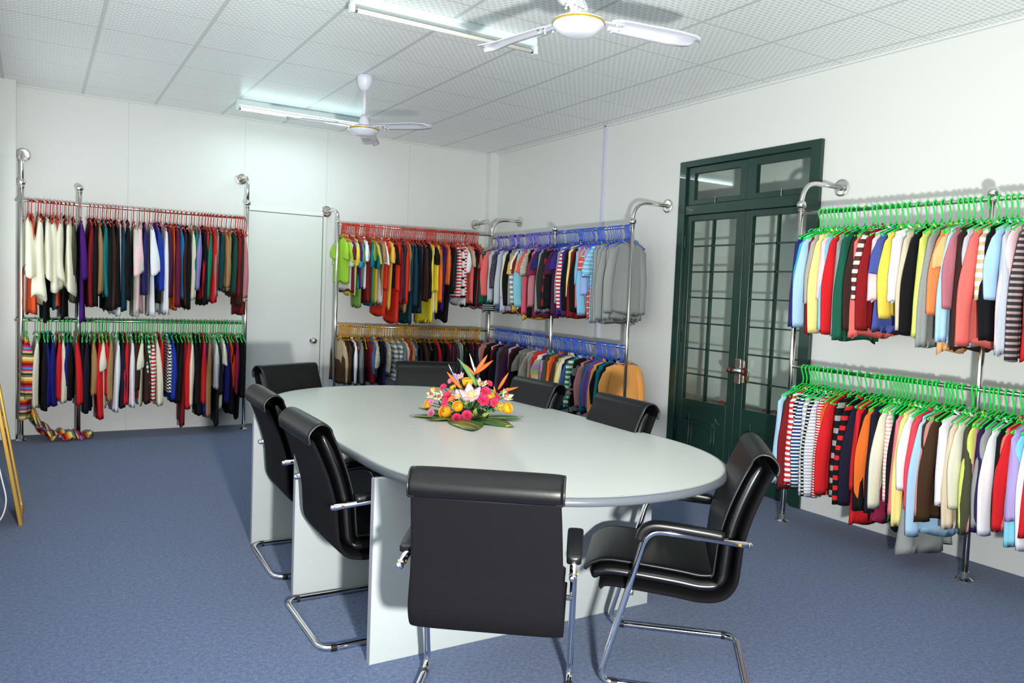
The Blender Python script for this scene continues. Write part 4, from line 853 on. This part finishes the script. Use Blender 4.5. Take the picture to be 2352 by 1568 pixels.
# ------------------------------------------------------------------ fluorescent lamps
def make_lamp(lit):
    root = empty('fluorescent_lamp')
    obj('batten', B((-.62, .62, -.028, .028, -.052, 0)), M['lampwhite'], root, bevel=.004)
    for s in (-1, 1):
        so = obj('lamp_holder', B((s*.615-.014, s*.615+.014, -.024, .020, -.098, -.045)), M['lampwhite'], root, bevel=.005)
        bm = bmesh.new(); tube(bm, [(s*.600, -.004, -.080), (s*.585, -.004, -.080)], .0145, 14); obj('end_cap', bm, M['steel'], so)
    bm = bmesh.new(); tube(bm, [(-.588, -.004, -.080), (.588, -.004, -.080)], .0135, 16); obj('tube', bm, M['tubeon'] if lit else M['tubeoff'], root, smooth=True)
    return root
l1 = make_lamp(False); l1.location = (-2.55, -3.85, H); tag(l1, 'unlit white tube lamp beside the nearer fan', 'lamp', 'ceiling tube lamps')
l2 = make_lamp(True); l2.location = (-2.53, -.80, H); tag(l2, 'lit bluish-white tube lamp near the back wall', 'lamp', 'ceiling tube lamps')
lamp('tube_glow', 'AREA', (-2.53, -.80, H-.10), 9, (.80, 1.0, 1.0), (0, 0, 0), shape='RECTANGLE', size=1.15, size_y=.03)

# ------------------------------------------------------------------ leaning mirror and cable
mr = empty('floor_mirror', (-4.745, -2.79, 0)); mr.rotation_euler = (0, -math.atan2(.19, 1.2), 0); tag(mr, 'gilt-framed mirror leaning against the left wall at the picture edge', 'mirror')
obj('frame', B((-.022, 0, -.20, -.175, 0, 1.2), (-.022, 0, .175, .20, 0, 1.2), (-.022, 0, -.175, .175, 0, .03), (-.022, 0, -.175, .175, 1.17, 1.2)), M['goldframe'], mr, bevel=.004)
obj('mirror_glass', B((-.014, -.008, -.18, .18, .02, 1.18)), M['mirror'], mr)
obj('backing', B((-.020, -.015, -.18, .18, .02, 1.18)), M['plastic'], mr)
bm = bmesh.new(); tube(bm, catmull([(-4.945, -3.2, .62), (-4.88, -3.2, .50), (-4.84, -3.2, .32), (-4.822, -3.2, .21), (-4.84, -3.2, .12), (-4.89, -3.2, .05), (-4.90, -3.3, .006), (-4.9, -3.9, .006)], 5), .004, 8)
o = obj('power_cable', bm, M['cable'], None, smooth=True); tag(o, 'thin white cable looping beside the leaning mirror', 'cable')

# ------------------------------------------------------------------ flower arrangement
FLOWERS = [
 ('rose', (-2.656, -4.448, 0.956), 0.026),
 ('rose', (-2.812, -4.5, 0.803), 0.028),
 ('rose', (-2.753, -4.532, 0.834), 0.024),
 ('rose', (-2.856, -4.374, 0.829), 0.020),
 ('rose', (-2.801, -4.313, 0.894), 0.017),
 ('rose', (-2.703, -4.366, 0.919), 0.014),
 ('rose', (-2.57, -4.552, 0.887), 0.020),
 ('rose', (-2.549, -4.621, 0.837), 0.019),
 ('rose', (-2.501, -4.624, 0.829), 0.024),
 ('rose', (-2.745, -4.4, 0.886), 0.017),
 ('carnation', (-2.714, -4.36, 0.949), 0.014),
 ('carnation', (-2.748, -4.342, 0.914), 0.016),
 ('carnation', (-2.772, -4.443, 0.879), 0.020),
 ('carnation', (-2.808, -4.48, 0.844), 0.015),
 ('carnation', (-2.854, -4.409, 0.845), 0.014),
 ('carnation', (-2.879, -4.464, 0.796), 0.017),
 ('carnation', (-2.781, -4.574, 0.779), 0.021),
 ('carnation', (-2.734, -4.6, 0.796), 0.022),
 ('carnation', (-2.592, -4.54, 0.907), 0.024),
 ('carnation', (-2.617, -4.56, 0.866), 0.026),
 ('carnation', (-2.576, -4.606, 0.858), 0.020),
 ('carnation', (-2.542, -4.487, 0.946), 0.015),
 ('carnation', (-2.515, -4.525, 0.881), 0.016),
 ('carnation', (-2.796, -4.463, 0.859), 0.014),
 ('orchid', (-2.692, -4.554, 0.891), 0.056),
 ('orchid', (-2.735, -4.497, 0.885), 0.032),
 ('orchid', (-2.844, -4.403, 0.883), 0.029),
 ('orchid', (-2.812, -4.432, 0.876), 0.029),
 ('orchid', (-2.673, -4.382, 0.97), 0.032),
 ('orchid', (-2.59, -4.484, 0.941), 0.034),
 ('orchid', (-2.488, -4.574, 0.887), 0.039),
 ('sprig', (-2.695, -4.609, 0.801), 0.025),
 ('sprig', (-2.657, -4.63, 0.792), 0.025),
 ('sprig', (-2.579, -4.627, 0.822), 0.030),
 ('sprig', (-2.707, -4.535, 0.841), 0.020),
]
SPIKES = [
 ('green', (-2.611, -4.473, 0.933), (-2.701, -4.401, 1.084), 0.018),
 ('orange', (-2.62, -4.468, 1.005), (-2.575, -4.515, 1.111), 0.012),
 ('orange', (-2.62, -4.468, 1.005), (-2.521, -4.487, 1.078), 0.012),
 ('white', (-2.621, -4.467, 1.008), (-2.652, -4.451, 1.113), 0.006),
 ('blue', (-2.623, -4.466, 1.008), (-2.619, -4.468, 1.041), 0.004),
 ('orange', (-2.622, -4.467, 0.996), (-2.673, -4.417, 1.058), 0.008),
 ('orange', (-2.698, -4.46, 0.92), (-2.759, -4.392, 1.008), 0.012),
 ('blue', (-2.697, -4.426, 0.947), (-2.728, -4.387, 1.013), 0.008),
 ('white', (-2.723, -4.389, 1.003), (-2.742, -4.379, 1.048), 0.003),
 ('orange', (-2.762, -4.505, 0.887), (-2.81, -4.513, 0.863), 0.014),
 ('orange', (-2.507, -4.529, 0.92), (-2.47, -4.572, 1.018), 0.009),
 ('orange', (-2.497, -4.535, 0.907), (-2.431, -4.616, 0.941), 0.008),
 ('orange', (-2.521, -4.522, 0.895), (-2.529, -4.517, 0.94), 0.006),
 ('green', (-2.521, -4.522, 0.895), (-2.547, -4.508, 0.922), 0.010),
 ('green', (-2.524, -4.554, 0.891), (-2.496, -4.592, 0.928), 0.007),
]
BIGLEAVES = [
 ((-2.767, -4.445, 0.831), (-2.905, -4.345, 0.808), 0.045),
 ((-2.78, -4.472, 0.815), (-2.951, -4.34, 0.768), 0.055),
 ((-2.759, -4.506, 0.805), (-2.924, -4.5, 0.768), 0.050),
 ((-2.723, -4.548, 0.793), (-2.841, -4.861, 0.768), 0.095),
 ((-2.625, -4.579, 0.803), (-2.586, -4.831, 0.768), 0.085),
 ((-2.586, -4.543, 0.81), (-2.356, -4.565, 0.768), 0.035),
 ((-2.591, -4.552, 0.805), (-2.426, -4.655, 0.768), 0.040),
 ((-2.709, -4.556, 0.811), (-2.801, -4.64, 0.768), 0.050),
]

fl = empty('flower_arrangement', (-2.66, -4.50, TZ)); tag(fl, 'low flower arrangement with strelitzia, roses and orchids on the grey table', 'flowers')
Fp = Matrix.Translation(-fl.location)
def fobj(name, bm, m, smooth=True, parent=None, **k):
    o = obj(name, bm, m, parent or fl, smooth=smooth, **k)
    if not parent: o.matrix_parent_inverse = Fp
    return o
CTR = Vector((-2.66, -4.50, TZ+.02))
FMt = dict(rose=mat('yellow_petal', '#f6ab12', .55), carnation=mat('pink_petal', '#ee3a6c', .6, noise_amt=.3, noise_scale=150), carn2=mat('pale_pink_petal', '#f088a8', .6, noise_amt=.3, noise_scale=150),
           orchid=mat('orchid_pink', '#dbaeb2', .55), orchid2=mat('orchid_cream', '#cfcaa0', .55), heart=mat('orchid_heart', '#e8d070', .5), throat=mat('orchid_throat', '#a8405a', .5),
           orange=mat('strelitzia_orange', '#f2691c', .45), blue=mat('strelitzia_blue', '#8682c0', .5), white=mat('strelitzia_white', '#d9d4d0', .5), green=mat('strelitzia_green', '#5c8c48', .45),
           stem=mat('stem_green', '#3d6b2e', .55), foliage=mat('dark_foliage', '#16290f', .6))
m, nt, b = newmat('variegated_leaf'); o_ = objn(nt)
tc = nt.nodes.new('ShaderNodeTexCoord'); wv = nt.nodes.new('ShaderNodeTexWave'); wv.bands_direction = 'DIAGONAL'; wv.inputs['Scale'].default_value = 4.5; wv.inputs['Distortion'].default_value = 14; wv.inputs['Detail'].default_value = 1; wv.inputs['Detail Scale'].default_value = .6
nt.links.new(tc.outputs['Object'], wv.inputs['Vector'])
nt.links.new(mixc(nt, math_node(nt, 'GREATER_THAN', wv.outputs['Fac'], .985), lin('#2a621e'), lin('#cfd24c')), b.inputs['Base Color']); b.inputs['Roughness'].default_value = .3; b.inputs['Coat Weight'].default_value = .2
M['leaf'] = m
m, nt, b = newmat('speckled_leaf'); tc = nt.nodes.new('ShaderNodeTexCoord'); nz = nt.nodes.new('ShaderNodeTexNoise'); nz.inputs['Scale'].default_value = 220; nt.links.new(tc.outputs['Object'], nz.inputs['Vector'])
nt.links.new(mixc(nt, math_node(nt, 'GREATER_THAN', nz.outputs['Fac'], .50), lin('#4f7a30'), lin('#dfe07a')), b.inputs['Base Color']); b.inputs['Roughness'].default_value = .5
M['speck'] = m
def petal(bm, Mx, L, W, cup, curl, nu=5, nv=4, tip=.5):
    def f(u, v):
        s_ = (v-.5)*2; w_ = W*math.sin(PI*(u**tip if u > 0 else 0)*.97+.03)**.8 if u < .999 else W*.12
        return Mx @ Vector((s_*w_, cup*(s_*s_)*w_*-1 + curl*u*u*L, u*L))
    sheet(bm, f, nu, nv)
rf = random.Random(5)
def facing(pos):
    d = (Vector(pos) - CTR); d.z = max(d.z, .04)*1.0
    d = d.normalized() + Vector((-.25, -.45, .25)); return d.normalized()
nC = 0
for typ, pos, r in FLOWERS:
    pos = Vector(pos); ax = facing(pos); r *= 1.12
    Q = Matrix.Translation(pos) @ ax.to_track_quat('Z', 'Y').to_matrix().to_4x4() @ Matrix.Rotation(rf.uniform(0, 6), 4, 'Z')
    bm = bmesh.new(); tube(bm, [pos - ax*r*.4, pos*.5 + CTR*.5 + Vector((0, 0, .0)), CTR + Vector((rf.uniform(-.03, .03), rf.uniform(-.03, .03), 0))], .0028, 6)
    if typ == 'rose':
        fo = bmesh.new()
        for ring, (n_, Rr_, th1, fl_) in enumerate(((3, .55, .25, .0), (4, .72, .42, .08), (5, .88, .70, .20), (5, 1.02, 1.0, .34))):
            for k in range(n_):
                a = 2*PI*k/n_ + ring*.8; half = PI/n_*1.35
                def f(u, v):
                    th = 2.5 + (th1-2.5)*u; ph = a + (v-.5)*2*half*(1-.25*u*u); q_ = r*Rr_*(1 + fl_*max(0, u-.55)**1.5*2.2) + r*.05*(v-.5)
                    return Q @ Vector((q_*math.sin(th)*math.cos(ph), q_*math.sin(th)*math.sin(ph), q_*math.cos(th)*.92 - .05*r*abs(v-.5)*2*u))
                sheet(fo, f, 6, 6)
        head = fobj('rose', fo, FMt['rose'], solid=.0012)
    elif typ == 'carnation':
        nC += 1; fo = bmesh.new()
        for k in range(34):
            th = math.acos(1-1.25*(k+.5)/34); ph = k*2.399
            Mx = Q @ Matrix.Rotation(ph, 4, 'Z') @ Matrix.Rotation(th, 4, 'X')
            def f(u, v):
                s_ = (v-.5)*2
                return Mx @ Vector((s_*r*.42*u**.7, .10*r*math.sin(7*s_+k)*u, r*(.15+.85*u)*(1-.08*math.cos(9*s_+k))))
            sheet(fo, f, 3, 6)
        xform(fo, Matrix.Translation(pos) @ Matrix.Scale(1.15, 4) @ Matrix.Translation(-pos)); head = fobj('carnation', fo, FMt['carn2'] if nC in (5, 6, 1) else FMt['carnation'], solid=.001)
    elif typ == 'orchid':
        fo = bmesh.new(); pink = r > .05 or abs(r/1.12-.032) < .0005
        for k in range(5):
            Mx = Q @ Matrix.Rotation(2*PI*k/5 + .3, 4, 'Z') @ Matrix.Rotation(1.05 + .1*rf.random(), 4, 'X')
            petal(fo, Mx, r*1.15, r*.50, .45, .22)
        head = fobj('orchid', fo, FMt['orchid'] if pink else FMt['orchid2'], solid=.0015)
        fo = bmesh.new(); sphere(fo, (0, 0, r*.25), r*.22, 12, 8, sz=1.5)
        for k in range(3):
            petal(fo, Matrix.Rotation(2.1+.6*k, 4, 'Z') @ Matrix.Rotation(.75, 4, 'X'), r*.6, r*.22, .7, .5)
        xform(fo, Q); fobj('orchid_lip', fo, FMt['heart'] if r > .05 else FMt['throat'] if not pink else FMt['heart'], parent=head, solid=.001)
    else:
        fo = bmesh.new(); 
        for k in range(4):
            dd = Vector((rf.uniform(-.6, .6), rf.uniform(-.6, .6), 1)); Mx = Q @ dd.to_track_quat('Z', 'Y').to_matrix().to_4x4() if k else Q @ Matrix.Rotation(.9, 4, 'X')
            petal(fo, Mx, r*1.5, r*.42, .3, .2)
        head = fobj('speckled_leaf', fo, M['speck'], solid=.001)
    fobj('stem', bm, FMt['stem'], parent=head)
for nm, a, c, wd in SPIKES:
    a, c = Vector(a), Vector(c); d = (c-a); L_ = d.length
    bm = bmesh.new(); side_ = d.cross(Vector((-.52, -.85, 0))).normalized()
    bow = side_*.04*L_ if nm == 'green' else Vector()
    pts = [a + d*t + bow*math.sin(PI*t) for t in [k/8 for k in range(9)]]
    tube(bm, pts, wd, 8, rf=lambda t: max(.0006, wd*(math.sin(PI*min(.999, t*.85+.15))**.9)*(1 if nm != 'green' else (1-t*.35))))
    o = fobj({'green': 'strelitzia_spathe', 'orange': 'strelitzia_sepal', 'blue': 'strelitzia_petal', 'white': 'strelitzia_petal'}[nm], bm, FMt[nm])
for p0 in ((-2.611, -4.473, .935), (-2.698, -4.46, .92), (-2.521, -4.522, .895)):
    bm = bmesh.new(); p0 = Vector(p0); tube(bm, [p0 + Vector((0, 0, .004)), p0*.5+CTR*.5, CTR], .006, 8); fobj('strelitzia_stem', bm, FMt['stem'])
for a, c, wd in BIGLEAVES:
    a, c = Vector(a), Vector(c); d = c-a; L_ = d.length; st = a - d*.25; st.z = TZ+.010; d = c-st; hd = Vector((d.x, d.y, 0)).normalized(); sd = Vector((hd.y, -hd.x, 0))
    bm = bmesh.new()
    def f(u, v):
        s_ = (v-.5)*2; w_ = wd*math.sin(PI*min(1, u*.93+.07)**.75)**.8 if u < .999 else .0008
        p = st + d*u + Vector((0, 0, .010*math.sin(PI*u)))
        q = p + sd*s_*w_ + Vector((0, 0, -.10*w_*s_*s_*2 + .05*w_*math.sin(14*u)*abs(s_)))
        q.z = max(q.z, TZ+.003); return q
    sheet(bm, f, 14, 8); fobj('broad_leaf', bm, M['leaf'], solid=.0012)
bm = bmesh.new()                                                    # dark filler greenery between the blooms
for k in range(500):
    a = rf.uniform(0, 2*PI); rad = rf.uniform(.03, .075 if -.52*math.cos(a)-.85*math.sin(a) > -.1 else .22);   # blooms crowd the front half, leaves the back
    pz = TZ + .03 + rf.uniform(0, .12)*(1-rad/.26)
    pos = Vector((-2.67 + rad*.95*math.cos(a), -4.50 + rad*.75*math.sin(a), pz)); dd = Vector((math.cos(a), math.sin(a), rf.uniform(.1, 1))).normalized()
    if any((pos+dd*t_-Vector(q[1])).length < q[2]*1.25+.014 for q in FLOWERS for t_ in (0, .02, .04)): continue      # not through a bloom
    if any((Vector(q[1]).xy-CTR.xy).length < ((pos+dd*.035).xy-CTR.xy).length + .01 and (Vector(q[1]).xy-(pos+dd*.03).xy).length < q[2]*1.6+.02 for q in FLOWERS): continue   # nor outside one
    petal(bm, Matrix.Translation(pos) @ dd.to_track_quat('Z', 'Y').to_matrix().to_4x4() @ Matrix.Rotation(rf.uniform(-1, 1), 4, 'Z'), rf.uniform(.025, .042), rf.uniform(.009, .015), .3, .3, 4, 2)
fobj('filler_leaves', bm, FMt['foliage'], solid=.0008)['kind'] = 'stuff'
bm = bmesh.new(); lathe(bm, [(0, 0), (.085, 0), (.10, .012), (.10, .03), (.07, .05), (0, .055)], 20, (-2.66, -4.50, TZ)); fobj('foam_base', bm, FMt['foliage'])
